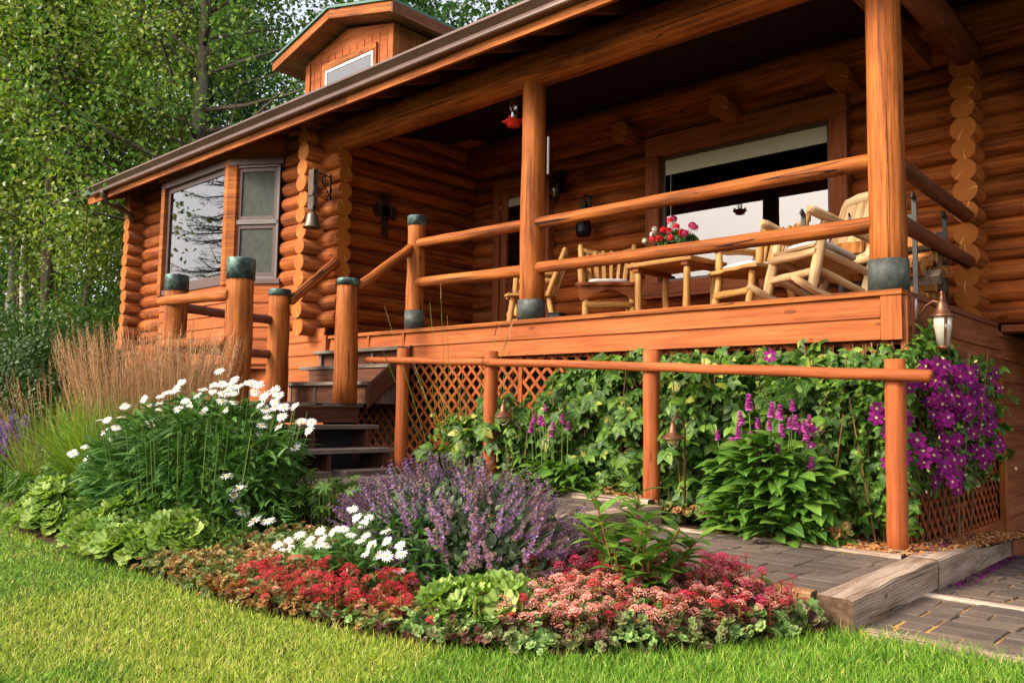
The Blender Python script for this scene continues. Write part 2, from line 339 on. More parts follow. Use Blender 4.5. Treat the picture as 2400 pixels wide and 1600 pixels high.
    def lathe(s, prof, c, n=20, m=0, mat=None, smooth=True):
        """prof: (r, z) list; mat: optional 3x3 rotation"""
        b = len(s.V); c = Vector(c)
        for r, z in prof:
            for k in range(n):
                v = Vector((r * math.cos(6.2832 * k / n), r * math.sin(6.2832 * k / n), z))
                s.V.append(c + (mat @ v if mat else v))
        for i in range(len(prof) - 1):
            for k in range(n):
                k2 = (k + 1) % n
                s.face([b + i * n + k, b + i * n + k2, b + (i + 1) * n + k2, b + (i + 1) * n + k], [(k / n, i), ((k + 1) / n, i), ((k + 1) / n, i + 1), (k / n, i + 1)], m, smooth)
        for e, rev in ((0, 1), (len(prof) - 1, 0)):
            if prof[e][0] > 1e-4:
                ids = [b + e * n + k for k in range(n)]
                s.face(ids[::-1] if rev else ids, [(0, 0)] * n, m)
    def quad(s, a, b, c, d, m=0):
        i = len(s.V); s.V += [Vector(x) for x in (a, b, c, d)]; u0 = U(0, 50)
        w = (Vector(b) - Vector(a)).length; h = (Vector(d) - Vector(a)).length
        s.face([i, i + 1, i + 2, i + 3], [(u0, u0), (u0 + w, u0), (u0 + w, u0 + h), (u0, u0 + h)], m)
    def build(s, name, mats, parent=None, bevel=0., **kw):
        if isinstance(mats, str): mats = [mats]
        o = make_obj(name, [tuple(v) for v in s.V], s.L, s.T, mats, s.MI, s.UVs, s.S, parent)
        if bevel:
            b = o.modifiers.new('bevel', 'BEVEL'); b.width = bevel; b.segments = 2; b.limit_method = 'ANGLE'; b.angle_limit = R(40)
        return o

def tag(o, label=None, cat=None, group=None, kind=None):
    if label: o['label'] = label
    if cat: o['category'] = cat
    if group: o['group'] = group
    if kind: o['kind'] = kind
    return o
def thing(name, loc, label, cat, group=None):
    o = bpy.data.objects.new(name, None); COL.objects.link(o); o.location = loc; o.empty_display_size = .2
    return tag(o, label, cat, group)
def copy_tree(o, parent=None):
    c = o.copy(); COL.objects.link(c)
    if parent is not None: c.parent = parent
    for ch in list(o.children): copy_tree(ch, c)
    return c

# ------------------------------------------------------------------ scatter
def frames(d, up):
    d = np.asarray(d, float); up = np.asarray(up, float)
    y = d / (np.linalg.norm(d, axis=1, keepdims=True) + 1e-9)
    x = np.cross(y, up); l = np.linalg.norm(x, axis=1, keepdims=True); x = np.where(l < 1e-4, [[1., 0, 0]], x / (l + 1e-9))
    z = np.cross(x, y); return np.stack([x, y, z], axis=2)
def unit(n):
    v = RNG.normal(size=(n, 3)); return v / np.linalg.norm(v, axis=1, keepdims=True)
class Tm:
    def __init__(s, V, F, uv=None, m=None):
        s.V = np.asarray(V, float); s.F = F; s.uv = np.zeros((len(V), 2)) if uv is None else np.asarray(uv, float); s.m = m or [0] * len(F)
def scatter_arrays(parts):
    """parts: (template, P, R, S, material shift)"""
    VV, LL, TT, MM, UU = [], [], [], [], []; base = 0
    for tp, P, Rm, S, sh in parts:
        n = len(P)
        if n == 0: continue
        S = np.asarray(S, float); S = S[:, None] * np.ones(3) if S.ndim == 1 else S
        v = np.einsum('nij,nkj->nki', Rm, tp.V[None] * S[:, None, :]) + np.asarray(P)[:, None, :]
        k = len(tp.V); fl = np.concatenate([np.array(f) for f in tp.F]); ft = np.array([len(f) for f in tp.F])
        VV.append(v.reshape(-1, 3)); LL.append((fl[None] + (np.arange(n) * k)[:, None] + base).ravel())
        TT.append(np.tile(ft, n)); MM.append(np.tile(np.array(tp.m) + sh, n)); UU.append(np.tile(tp.uv[fl], (n, 1))); base += n * k
    return [np.concatenate(a) for a in (VV, LL, TT, MM, UU)]
def scatter(name, parts, mats, parent=None, smooth=True):
    V, L, T, Mi, Uv = scatter_arrays(parts)
    if isinstance(mats, str): mats = [mats]
    return make_obj(name, V, L, T, mats, Mi, Uv, np.full(len(T), smooth), parent)

def leaf_t(w, rows=4, fold=.25, droop=.2, prof=None, wav=0.):
    """leaf of unit length along +Y, half-width w at its widest"""
    prof = prof or (lambda t: math.sin(math.pi * t ** .75) ** .9)
    V, UVv, F = [(0, 0, 0)], [(.5, 0)], []
    for i in range(1, rows):
        t = i / rows; hw = w * prof(t); z = -droop * t * t
        V += [(-hw, t, z + fold * hw + wav * (i % 2)), (0, t, z), (hw, t, z + fold * hw - wav * (i % 2))]; UVv += [(0, t), (.5, t), (1, t)]
    V.append((0, 1, -droop)); UVv.append((.5, 1)); e = len(V) - 1
    F += [(0, 2, 1), (0, 3, 2)]
    for i in range(rows - 2):
        a = 1 + 3 * i; F += [(a, a + 1, a + 4, a + 3), (a + 1, a + 2, a + 5, a + 4)]
    a = 1 + 3 * (rows - 2); F += [(a, a + 1, e), (a + 1, a + 2, e)]
    return Tm(V, F, UVv)
def blade_t(w, segs=3, bend=.4):
    V, UVv, F = [], [], []
    for i in range(segs):
        t = i / segs; V += [(-w * (1 - t * .5), t * (1 - bend * t * .3), bend * t * t), (w * (1 - t * .5), t * (1 - bend * t * .3), bend * t * t)]; UVv += [(0, t), (1, t)]
    V.append((0, 1 - bend * .3, bend)); UVv.append((.5, 1))
    for i in range(segs - 1): F.append((2 * i, 2 * i + 1, 2 * i + 3, 2 * i + 2))
    F.append((2 * segs - 2, 2 * segs - 1, 2 * segs)); return Tm(V, F, UVv)
def fan_t(lobes=8, cup=.25, pleat=.07):
    """rounded pleated leaf, radius ~1, stalk at the origin, opening of the fan towards -Y"""
    n = lobes * 2 + 1; V, UVv, F = [(0, 0, 0)], [(.5, .5)], []
    for ring, rr in ((1, .55), (2, 1.)):
        for k in range(n):
            a = R(-78) + (R(336)) * k / (n - 1); up = pleat * (1 if k % 2 else -1) * rr
            r = rr * (1 if k % 2 else (.9 if ring == 2 else 1))
            V.append((r * math.cos(a), r * math.sin(a), cup * rr * rr + up)); UVv.append((.5 + .5 * r * math.cos(a), .5 + .5 * r * math.sin(a)))
    for k in range(n - 1):
        F.append((0, 1 + k, 2 + k)); F.append((1 + k, 1 + n + k, 2 + n + k, 2 + k))
    return Tm(V, F, UVv)
def merge_t(items):
    V, F, UVv, m = [], [], [], []
    for tp, mat, off, sh in items:
        b = len(V); vv = tp.V @ np.asarray(mat, float).T + np.asarray(off, float)
        V += [tuple(v) for v in vv]; F += [tuple(i + b for i in f) for f in tp.F]; UVv += [tuple(u) for u in tp.uv]; m += [k + sh for k in tp.m]
    return Tm(V, F, UVv, m)
def rz(a): c, s = math.cos(a), math.sin(a); return np.array([[c, -s, 0], [s, c, 0], [0, 0, 1.]])
def rx(a): c, s = math.cos(a), math.sin(a); return np.array([[1., 0, 0], [0, c, -s], [0, s, c]])
def dome_t(r, h, n=10):
    V = [(0, 0, h)]; F = []
    for q, (rr, zz) in enumerate(((.6, .8), (1., 0.))):
        V += [(r * rr * math.cos(6.283 * k / n), r * rr * math.sin(6.283 * k / n), h * zz) for k in range(n)]
    for k in range(n):
        k2 = (k + 1) % n; F += [(0, 1 + k, 1 + k2), (1 + k, 1 + n + k, 1 + n + k2, 1 + k2)]
    return Tm(V, F)
LEAF2 = Tm([(0, 0, 0), (-.36, .42, .1), (0, 1, -.08), (.36, .42, .1)], [(0, 3, 2), (0, 2, 1)], [(.5, 0), (0, .4), (.5, 1), (1, .4)])
# ------------------------------------------------------------------ the log house
FY, WX, BY, CX = 6.10, -8.90, 8.82, -2.06     # front wall / recess wall / back wall / cross wall centre lines
DZ = 1.875                                     # porch floor
house = thing('log_house', (-8, 10, 0), 'orange stained log house with long low roof, bay window and deep covered porch', 'house')
def logwall(mb, axis, a0, a1, c, z0, z1, off=0., holes=(), r=.109, pitch=.2, n=14):
    z = z0 + off; k = 0
    while z < z1:
        iv = [(a0 + U(-.015, .015), a1 + U(-.015, .015))]
        for h0, h1, q0, q1 in holes:
            if q0 < z < q1: iv = [x for s, e in iv for x in ((s, min(e, h0)), (max(s, h1), e)) if x[1] - x[0] > .05]
        for s, e in iv:
            rr = r * U(.93, 1.06); m = max(2, int((e - s) / .9))
            pts = [((s + (e - s) * i / m), c + U(-.006, .006), z + U(-.005, .005)) for i in range(m + 1)]
            if axis == 'y': pts = [(p[1], p[0], p[2]) for p in pts]
            mb.tube(pts, rr, n, 0, 1, .02)
        z += pitch; k += 1
BAY = (-12.75, -9.8)
w = MB(); logwall(w, 'x', -14.5, -8.46, FY, 2.1, 4.75, 0, [(BAY[0], BAY[1], 1.9, 4.6)])
w.build('front_wall', ['log', 'log_end'], house)
w = MB(); logwall(w, 'y', 5.76, 14, WX, 2.0, 4.65, 0); [w.cyl((WX, 5.4 + (z + .20 - 4.53) / .35, z), (WX, 12, z), .118, n=12) for z in (4.8, 5.0, 5.2, 5.4)]; w.build('porch_side_wall', ['log', 'log_end'], house)
w = MB(); logwall(w, 'y', 5.76, 14, -14.1, 2.0, 4.5, 0); [w.cyl((-14.1, 5.4 + (z + .20 - 4.53) / .35, z), (-14.1, 13, z), .118, n=12) for z in (4.6, 4.8, 5.0, 5.2, 5.4, 5.6, 5.8)]; w.build('gable_wall', ['log', 'log_end'], house)
WIN = (-5.52, -3.40, 2.58, 4.17); DOOR = (-8.30, -7.28, 1.85, 4.30)
w = MB(); logwall(w, 'x', -9.3, 1.1, BY, 1.98, 4.72, 0, [(WIN[0] - .12, WIN[1] + .12, WIN[2] - .12, WIN[3] + .1), (DOOR[0], DOOR[1], 1.8, 4.25), (-1.50, -.4, 3.0, 4.25)])
w.tube([(-9, 8.70, 4.80), (1.1, 8.70, 4.80)], .19, 18, 0, 1, 0)
w.build('porch_back_wall', ['log', 'log_end'], house)
w = MB(); logwall(w, 'y', 8.46, 12, .75, 2.08, 4.7, 0); [w.cyl((.75, 5.4 + (z + .20 - 4.53) / .35, z), (.75, 12, z), .109, n=12) for z in (4.8, 5.0, 5.2, 5.4)]; w.build('wing_wall', ['log', 'log_end'], house)
w = MB(); w.cyl((.6, 8.9, -.3), (.6, 8.9, 1.9), .13, .12, 16, 0, 1, .02); w.build('wing_post', ['post', 'log_end'], house)
w = MB(); w.box(-1.86, .85, 8.74, 12, 1.80, 1.86); w.build('wing_floor', 'dark_board', house)
w = MB(); logwall(w, 'y', 8.44, 11, CX, 1.90, 4.75, 0); w.build('cross_wall', ['log', 'log_end'], house)
w = MB()
for x in (-7.4, -5.93, -4.55, -3.2): w = MB(); w.cyl((x, 8.38, 4.50), (x, 9.2, 4.50), .125, n=16, m=0, cap=1); w.build('joist_stub', ['log', 'log_end'], house)
# inside and outer shell, so that no light leaks in
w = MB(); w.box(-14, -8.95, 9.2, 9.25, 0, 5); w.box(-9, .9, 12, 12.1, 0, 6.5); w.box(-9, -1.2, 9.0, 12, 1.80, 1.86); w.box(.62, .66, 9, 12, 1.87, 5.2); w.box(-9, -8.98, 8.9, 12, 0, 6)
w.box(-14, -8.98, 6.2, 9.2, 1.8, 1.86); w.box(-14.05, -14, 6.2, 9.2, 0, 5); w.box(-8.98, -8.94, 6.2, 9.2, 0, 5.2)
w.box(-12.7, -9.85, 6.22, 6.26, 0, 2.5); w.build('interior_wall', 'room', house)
w = MB(); w.box(-14.05, -1.9, 13.9, 14, 0, 5); w.build('rear_wall', 'dark_board', house)

# siding under the logs, lapped boards that lean out a little
def laps(mb, p0, p1, z0, z1, h, nrm, m=0, t=.022):
    p0, p1, nv = Vector(p0), Vector(p1), Vector(nrm); z = z0
    while z < z1 - .01:
        zt = min(z + h, z1); a, b = p0.copy(), p1.copy(); o0, o1 = nv * t, nv * .004; bk = -nv * .02
        lo, hi = Vector((0, 0, z)), Vector((0, 0, zt))
        mb.hexa([a + lo + bk, b + lo + bk, b + lo + o0, a + lo + o0, a + hi + bk, b + hi + bk, b + hi + o1, a + hi + o1], m)
        z += h
w = MB()
laps(w, (-14.3, 5.98, 0), (-8.62, 5.98, 0), .0, 1.98, .165, (0, -1, 0))
w.box(-8.62, -8.52, 5.93, 6.01, .3, 1.88); w.box(-14.4, -14.3, 5.93, 6.01, 0, 2.0)
laps(w, (-14.2, 5.98, 0), (-14.2, 14, 0), 0, 1.95, .165, (-1, 0, 0))
w.build('lap_siding', 'board', house, .003)
w = MB(); laps(w, (-1.87, 8.62, 0), (-1.87, 13, 0), -.30, 1.80, .205, (1, 0, 0))
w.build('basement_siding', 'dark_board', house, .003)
w = MB(); w.box(-1.88, -1.83, 8.56, 8.66, -.3, 1.40); w.build('siding_trim', 'post', house, .004)

# bay window
bay = w = MB()
FYB = 5.6; BL, BR = -12.33, -10.36; WL, WR = -12.73, -9.72
def bayring(z0, z1, out, m=0, w=w):
    pts = [(WL - out * .4, 6.0), (BL - out * .4, FYB - out), (BR + out * .4, FYB - out), (WR + out * .4, 6.0 - out * .3)]
    w.prism([(x, y, z0) for x, y in pts] + [(WR, 6.15, z0), (WL, 6.15, z0)], (0, 0, z1 - z0), m)
bayring(4.36, 4.62, 0.0)
baybody = bay.build('bay_window', 'board', house, .004)
w = MB(); bayring(2.50, 2.64, .015, 0, w); w.build('sill_board', 'board', baybody, .004); w = MB(); bayring(1.50, 1.56, -.02, 0, w); w.build('bottom_board', 'board', baybody, .004)
w = MB(); w.box(BL - .2, BR + .03, FYB - .035, FYB - .002, 4.40, 4.50); w.build('head_board', 'board', baybody, .004)
w = MB(); laps(w, (BL, FYB, 0), (BR, FYB, 0), 1.56, 2.5, .165, (0, -1, 0))
nr = Vector((.53, -.85, 0)); laps(w, (BR, FYB, 0), (WR, 6.0, 0), 1.56, 2.5, .165, nr)
laps(w, (WL, 6.0, 0), (BL, FYB, 0), 1.56, 2.5, .165, Vector((-.7, -.7, 0))); w.build('bay_siding', 'board', baybody, .003)
w = MB()
for x in (BL, BR): w = MB(); w.prism([(x - .03, FYB + .04, 1.56), (x - .03, FYB - .03, 1.56), (x - .03, 5.98, 1.2)], (.06, 0, 0)); w.build('bracket', 'post', baybody, .004)
w = MB()
for x in np.arange(BL + .07, BR, .19): w.box(x, x + .012, FYB - .008, FYB + .002, 4.32, 4.4)
w.build('battens', 'post', baybody); w = MB()
w.prism([(BR + .0, FYB - .055, 2.62), (BR - .10, FYB - .05, 2.62), (BR - .10, FYB + .08, 2.62), (BR + .10, FYB + .13, 2.62), (BR + .10, FYB + .02, 2.62)], (0, 0, 1.7))
w.build('corner_trim', 'post', baybody, .005); w = MB()
w.prism([(BL - .14, FYB + .12, 2.62), (BL - .03, FYB - .05, 2.62), (BL + .08, FYB - .05, 2.62), (BL + .08, FYB + .1, 2.62)], (0, 0, 1.7))
w.build('corner_trim', 'post', baybody, .005)
w = MB()   # bronze head and sill bands, frames
def ring(z0, z1, o, inn=.12):
    for a, b in (((WL, 6.0), (BL, FYB)), ((BL, FYB), (BR, FYB)), ((BR, FYB), (WR, 6.0))):
        a, b = Vector((*a, 0)), Vector((*b, 0)); t = (b - a).normalized(); n = Vector((t.y, -t.x, 0))
        w.hexa([p + Vector((0, 0, z)) for z in (z0, z1) for p in (a - t * o * .45 + n * o, b + t * o * .45 + n * o, b - n * inn, a - n * inn)])
ring(4.25, 4.345, .05); ring(2.63, 2.70, .035)
def wframe(mb, a, b, z0, z1, fw, d, off, m=0):
    a, b = Vector((*a, 0)), Vector((*b, 0)); t = (b - a).normalized(); n = Vector((t.y, -t.x, 0))
    def bx(s0, s1, q0, q1):
        mb.hexa([p + Vector((0, 0, z)) for z in (q0, q1) for p in (a + t * s0 + n * (off + d), a + t * s1 + n * (off + d), a + t * s1 + n * off, a + t * s0 + n * off)], m)
    L = (b - a).length; bx(0, fw, z0, z1); bx(L - fw, L, z0, z1); bx(fw, L - fw, z0, z0 + fw); bx(fw, L - fw, z1 - fw, z1)
wframe(w, (BL + .08, FYB), (BR - .10, FYB), 2.70, 4.25, .075, .05, -.055)
w.build('window_frame', 'frame', baybody, .004)
w = MB(); w.quad((BL + .1, FYB + .02, 2.72), (BR - .12, FYB + .02, 2.72), (BR - .12, FYB + .02, 4.23), (BL + .1, FYB + .02, 4.23)); w.build('glass', 'glass', baybody)
a, b = Vector((BR + .06, FYB + .038, 0)), Vector((WR - .03, 5.98, 0))
w = MB(); wframe(w, a[:2], b[:2], 2.70, 4.25, .03, .05, -.03, 0); wframe(w, a[:2], b[:2], 3.44, 3.50, .03, .04, -.02, 0)
sash = w.build('side_sash', 'frame_grey', baybody, .003)
w = MB(); t = (b - a).normalized(); wframe(w, (a + t * .035)[:2], (b - t * .035)[:2], 2.735, 3.435, .05, .03, -.035); wframe(w, (a + t * .035)[:2], (b - t * .035)[:2], 3.505, 4.215, .05, .03, -.035); w.build('sash_frame', 'frame', sash, .003)
n_ = Vector((t.y, -t.x, 0)); p, q = a + t * .05 - n_ * .022, b - t * .05 - n_ * .022
w = MB(); w.quad((p.x, p.y, 2.74), (q.x, q.y, 2.74), (q.x, q.y, 4.21), (p.x, p.y, 4.21)); w.build('insect_screen', 'screen', sash)
w = MB(); w.quad((WL, 5.98, 2.7), (BL, FYB + .03, 2.7), (BL, FYB + .03, 4.25), (WL, 5.98, 4.25)); w.build('side_glass', 'glass', baybody)

# porch window
def casing(mb, x0, x1, z0, z1, y, cw, d=.06, sill=True):
    mb.box(x0 - cw, x0, y - d, y + .1, z0 - cw * .2, z1); mb.box(x1, x1 + cw, y - d, y + .1, z0 - cw * .2, z1)
    mb.box(x0 - cw, x1 + cw, y - d - .004, y + .1, z1, z1 + cw * 1.3)
    if sill: mb.box(x0 - cw - .05, x1 + cw + .05, y - d - .05, y + .1, z0 - cw, z0 - .002)
    else: mb.box(x0 - cw, x1 + cw, y - d - .003, y + .1, z0 - cw, z0)
w = MB(); casing(w, WIN[0], WIN[1], WIN[2], WIN[3], 8.70, .19); pw = w.build('picture_window', 'dark_board', house, .005)
w = MB(); wframe(w, (WIN[0], 8.70), (WIN[1], 8.70), WIN[2], WIN[3], .05, .04, -.06); w.build('window_frame', 'frame', pw, .004)
w = MB(); w.quad((WIN[0], 8.745, WIN[2]), (WIN[1], 8.745, WIN[2]), (WIN[1], 8.745, WIN[3]), (WIN[0], 8.745, WIN[3])); w.build('glass', 'glass', pw)
w = MB(); w.box(WIN[0] + .05, WIN[1] - .05, 8.726, 8.738, WIN[3] - .24, WIN[3] - .055)
for x in (-5.0, -4.4, -3.9): w.box(x, x + .035, 8.722, 8.73, WIN[3] - .075, WIN[3] - .05)
w.build('roller_blind', 'blind', pw, .003)
w = MB(); w.cyl((WIN[0] + .13, 8.72, WIN[3] - .25), (WIN[0] + .13, 8.72, WIN[2] + .2), .004, n=5); w.build('blind_cord', 'white', pw)
w = MB(); casing(w, -1.46, -.5, 3.0, 4.25, 8.70, .11); sw = w.build('end_window', 'post', house, .004)
w = MB(); w.quad((-1.46, 8.74, 3), (-.5, 8.74, 3), (-.5, 8.74, 4.25), (-1.46, 8.74, 4.25)); w.build('glass', 'glass', sw)
# door
w = MB(); w.box(DOOR[0] - .02, DOOR[0] + .1, 8.62, 8.8, 1.87, 4.18); w.box(DOOR[1] - .1, DOOR[1] + .02, 8.62, 8.8, 1.87, 4.18); w.box(DOOR[0] - .02, DOOR[1] + .02, 8.615, 8.8, 4.18, 4.32)
door = w.build('porch_door', 'dark_board', house, .005)
d0, d1 = DOOR[0] + .105, DOOR[1] - .105
w = MB(); w.box(d0, d0 + .11, 8.66, 8.71, 1.89, 4.17); w.box(d1 - .11, d1, 8.66, 8.71, 1.89, 4.17)
for za, zb in ((1.89, 2.1), (2.88, 3.02), (4.05, 4.17)): w.box(d0 + .11, d1 - .11, 8.662, 8.71, za, zb)
w.box(d0 + .11, d1 - .11, 8.69, 8.71, 2.1, 2.88)
w.bar((d0 + .11, 8.68, 2.1), (d1 - .11, 8.68, 2.88), .03, .06, 0, (0, 1, 0)); w.bar((d0 + .11, 8.683, 2.88), (d1 - .11, 8.683, 2.1), .03, .06, 0, (0, 1, 0))
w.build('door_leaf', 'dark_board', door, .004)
w = MB(); w.quad((d0 + .1, 8.70, 3.0), (d1 - .1, 8.70, 3.0), (d1 - .1, 8.70, 4.06), (d0 + .1, 8.70, 4.06)); w.build('glass', 'glass', door)
w = MB(); w.box(d0 + .12, d1 - .12, 8.684, 8.692, 3.93, 4.04); w.build('blind', 'blind', door)
w = MB(); w.lathe([(.0, -.02), (.022, -.02), (.03, .01), (.02, .04), (.012, .06), (.03, .062), (.03, .07), (0, .07)], (d1 - .05, 8.63, 2.93), 12, 0, Matrix.Rotation(R(-90), 3, 'X')); w.build('door_knob', 'black', door)
for z in (2.1, 2.95, 3.95):
    w = MB(); w.cyl((d0 - .005, 8.65, z - .05), (d0 - .005, 8.65, z + .05), .012, n=8); w.build('hinge', 'steel', door)

# roof
EY, SL = 5.40, .35
def rzf(y): return 4.53 + SL * (y - EY)
w = MB(); X0, X1, RY = -14.75, 1.5, 11.6
w.hexa([(X0, EY - .1, rzf(EY - .1)), (X1, EY - .1, rzf(EY - .1)), (X1, RY, rzf(RY)), (X0, RY, rzf(RY)), (X0, EY - .1, rzf(EY - .1) + .09), (X1, EY - .1, rzf(EY - .1) + .09), (X1, RY, rzf(RY) + .09), (X0, RY, rzf(RY) + .09)])
w.hexa([(X0, RY + .002, rzf(RY)), (X1, RY + .002, rzf(RY)), (X1, 18, rzf(RY) - 2.24), (X0, 18, rzf(RY) - 2.24), (X0, RY + .002, rzf(RY) + .09), (X1, RY + .002, rzf(RY) + .09), (X1, 18, rzf(RY) - 2.15), (X0, 18, rzf(RY) - 2.15)])
roof = w.build('roof', 'shingle', house)
w = MB(); y = EY + .02
while y < 9.0:
    w.hexa([(X0 + .03, y, rzf(y) - .024), (X1, y, rzf(y) - .024), (X1, y + .136, rzf(y + .136) - .024), (X0 + .03, y + .136, rzf(y + .136) - .024), (X0 + .03, y, rzf(y) - .003), (X1, y, rzf(y) - .003), (X1, y + .136, rzf(y + .136) - .003), (X0 + .03, y + .136, rzf(y + .136) - .003)]); y += .14
w.build('soffit', 'soffit', roof)
w = MB()
for x in np.arange(-14.0, 1.4, .61):
    yb = 8.72 if x > -8.9 else 6.05; w = MB()
    w.hexa([(x, EY + .03, rzf(EY + .03) - .16), (x + .06, EY + .03, rzf(EY + .03) - .16), (x + .06, yb, rzf(yb) - .16), (x, yb, rzf(yb) - .16), (x, EY + .03, rzf(EY + .03) - .026), (x + .06, EY + .03, rzf(EY + .03) - .026), (x + .06, yb, rzf(yb) - .026), (x, yb, rzf(yb) - .026)]); w.build('rafter', 'soffit', roof, .004)
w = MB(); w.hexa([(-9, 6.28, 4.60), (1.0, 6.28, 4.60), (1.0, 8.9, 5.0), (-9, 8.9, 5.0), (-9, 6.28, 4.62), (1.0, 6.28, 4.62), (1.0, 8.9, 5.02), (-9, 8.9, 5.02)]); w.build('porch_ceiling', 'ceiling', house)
w = MB()
for a, b in ((X0 + .25, -7.47), (-7.465, X1)): w.box(a, b, EY - .04, EY, 4.35, 4.54)
for x in (X0 + .02,): w.hexa([(x, EY - .04, 4.38), (x + .04, EY - .04, 4.38), (x + .04, 11.6, rzf(11.6) - .12), (x, 11.6, rzf(11.6) - .12), (x, EY - .04, 4.52), (x + .04, EY - .04, 4.52), (x + .04, 11.6, rzf(11.6) + .05), (x, 11.6, rzf(11.6) + .05)])
w.box(X0 + .06, X0 + .245, EY - .04, EY, 4.35, 4.52)
w.build('fascia', 'post', roof, .004)
# gutter: K-profile
pr = [(0, 4.44), (-.07, 4.44), (-.08, 4.455), (-.08, 4.475), (-.07, 4.50), (-.11, 4.545), (-.125, 4.56), (-.125, 4.585), (-.115, 4.585), (-.115, 4.565), (-.005, 4.565), (0, 4.565)]
w = MB(); gy = EY - .044; w.prism([(X0 + .3, gy + p[0], p[1]) for p in pr], (X1 - X0 - .3, 0, 0))
gut = w.build('gutter', 'gutter', roof, .003)
w = MB(); w.tube([(-13.95, gy - .05, 4.47), (-13.95, gy - .05, 4.38), (-13.95, gy + .02, 4.29), (-13.97, gy + .25, 4.22), (-13.98, gy + .40, 4.16), (-13.98, gy + .46, 4.02)], .042, 10); w.build('downspout_elbow', 'gutter', gut)
# porch beam and side beam
w = MB(); w.tube([(-8.85, FY, 4.40), (-7, FY + .01, 4.395), (-5.36, FY, 4.40), (-3.5, FY - .01, 4.39), (-2, FY, 4.40), (1.2, FY, 4.40)], .185, 20, 0, 1, .01)
w.build('porch_beam', ['log', 'log_end'], house)
w = MB(); w.tube([(-2.0, FY + .1, 4.42), (-2.02, 8.5, 4.42)], .13, 16, 0, 1, .02); w.build('side_beam', ['rail_dark', 'log_end'], house)
w = MB(); w.bar((-2.32, FY + .2, 4.42), (-2.34, 8.4, 4.42), .09, .2); w.build('side_trim_board', 'dark_board', house, .004)
# dormer
DY = 6.8; dl, dr, dm = -10.46, -8.46, -9.50
w = MB(); w.prism([(dl, DY, 4.9), (dr, DY, 4.9), (dr, DY, 6.12), (dm, DY, 6.36), (dl, DY, 6.12)], (0, 3.2, 0))
for k in range(1, 12): w.box(dl + k * .17, dl + k * .17 + .012, DY - .010, DY + .004, 5.0, 6.08)
w.box(dl - .02, dl + .09, DY - .025, DY + .1, 4.9, 6.06); w.box(dr - .09, dr + .02, DY - .025, DY + .1, 4.9, 6.06)
dorm = w.build('dormer', 'board', house, .003)
w = MB(); el, er = -10.92, -8.13; zl = 6.04; zp = 6.42; dy0 = DY - .32
for (a, za), (b, zb) in (((el, zl), (dm, zp)), ((dm, zp), (er, zl + .05))):
    w.hexa([(a, dy0 + .03, za), (b, dy0 + .03, zb), (b, 9.9, zb), (a, 9.9, za), (a, dy0 + .03, za + .09), (b, dy0 + .03, zb + .09), (b, 9.9, zb + .09), (a, 9.9, za + .09)])
droof = w.build('dormer_roof', 'dark_board', dorm, .003)
w = MB(); g = MB()
for (a, za), (b, zb) in (((el, zl), (dm - .001, zp)), ((dm + .001, zp), (er, zl + .05))):
    w.hexa([(a, dy0, za - .03), (b, dy0, zb - .03), (b, dy0 + .028, zb - .03), (a, dy0 + .028, za - .03), (a, dy0, za + .105), (b, dy0, zb + .105), (b, dy0 + .028, zb + .105), (a, dy0 + .028, za + .105)])
    e = .02 * (-1 if a == el else 0); f = .02 * (1 if b == er else 0)
    g.hexa([(a + e, dy0 - .03, za + .107), (b + f, dy0 - .03, zb + .107), (b + f, 9.95, zb + .107), (a + e, 9.95, za + .107), (a + e, dy0 - .03, za + .14), (b + f, dy0 - .03, zb + .14), (b + f, 9.95, zb + .14), (a + e, 9.95, za + .14)])
w.build('barge_board', 'post', droof, .004); g.build('roof_edge', 'green_trim', droof)
w = MB(); w.box(er - .002, er + .03, dy0, 9.9, zl + .0, zl + .155); w.build('eave_board', 'rail_dark', droof, .004)
DW = (-9.98, -8.86, 5.30, 5.86)
w = MB(); casing(w, DW[0], DW[1], DW[2], DW[3], DY, .07, .035); dwin = w.build('dormer_window', 'post', dorm, .003)
w = MB(); wframe(w, (DW[0], DY), (DW[1], DY), DW[2], DW[3], .04, .03, -.005); w.build('window_frame', 'white', dwin, .003)
w = MB(); w.box(DW[0], DW[1], DY - .011, DY - .008, DW[2], DW[3]); w.build('dark_interior', 'room', dwin)
w = MB(); w.quad((DW[0], DY - .016, DW[2]), (DW[1], DY - .016, DW[2]), (DW[1], DY - .016, DW[3]), (DW[0], DY - .016, DW[3])); w.build('glass', 'glass', dwin)

# ------------------------------------------------------------------ the porch
porch = thing('porch', (-4.6, 6.1, 0), 'raised wooden porch with round log posts, log railings and lattice skirt', 'porch')
PXL, PXR, PY = -7.12, -1.87, 5.99
w = MB(); x = 6.02
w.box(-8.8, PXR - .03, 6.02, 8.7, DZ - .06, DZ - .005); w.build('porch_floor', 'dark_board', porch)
w = MB(); w.box(-8.55, PXR + .012, PY - .035, PY + .13, DZ - .04, DZ); w.build('deck_edge', 'post', porch, .004)
w = MB(); w.box(PXR - .12, PXR + .02, PY + .131, 8.6, DZ - .045, DZ - .002); w.build('deck_side_edge', 'rail_dark', porch, .004)
w = MB(); z0, z1, z2 = 1.53, 1.685, DZ - .042
for a, b, c, d in ((-8.5, PXR - .14, z1, z2), (-7.05, PXR - .14, z0, z1 + .002)):
    o = .0 if c == z1 else .014
    w.hexa([(a, PY - .022, c), (b, PY - .022, c), (b, PY + .02, c), (a, PY + .02, c), (a, PY - .004, d), (b, PY - .004, d), (b, PY + .02, d), (a, PY + .02, d)])
w.box(PXR - .135, PXR + .005, PY - .026, PY + .02, z0 - .004, z2)
for x in (-7.75, -7.13): w.box(x, x + .035, PY - .028, PY + .02, z1 + .0, z2)
w.build('skirt_board', 'board', porch, .003)
w = MB(); 
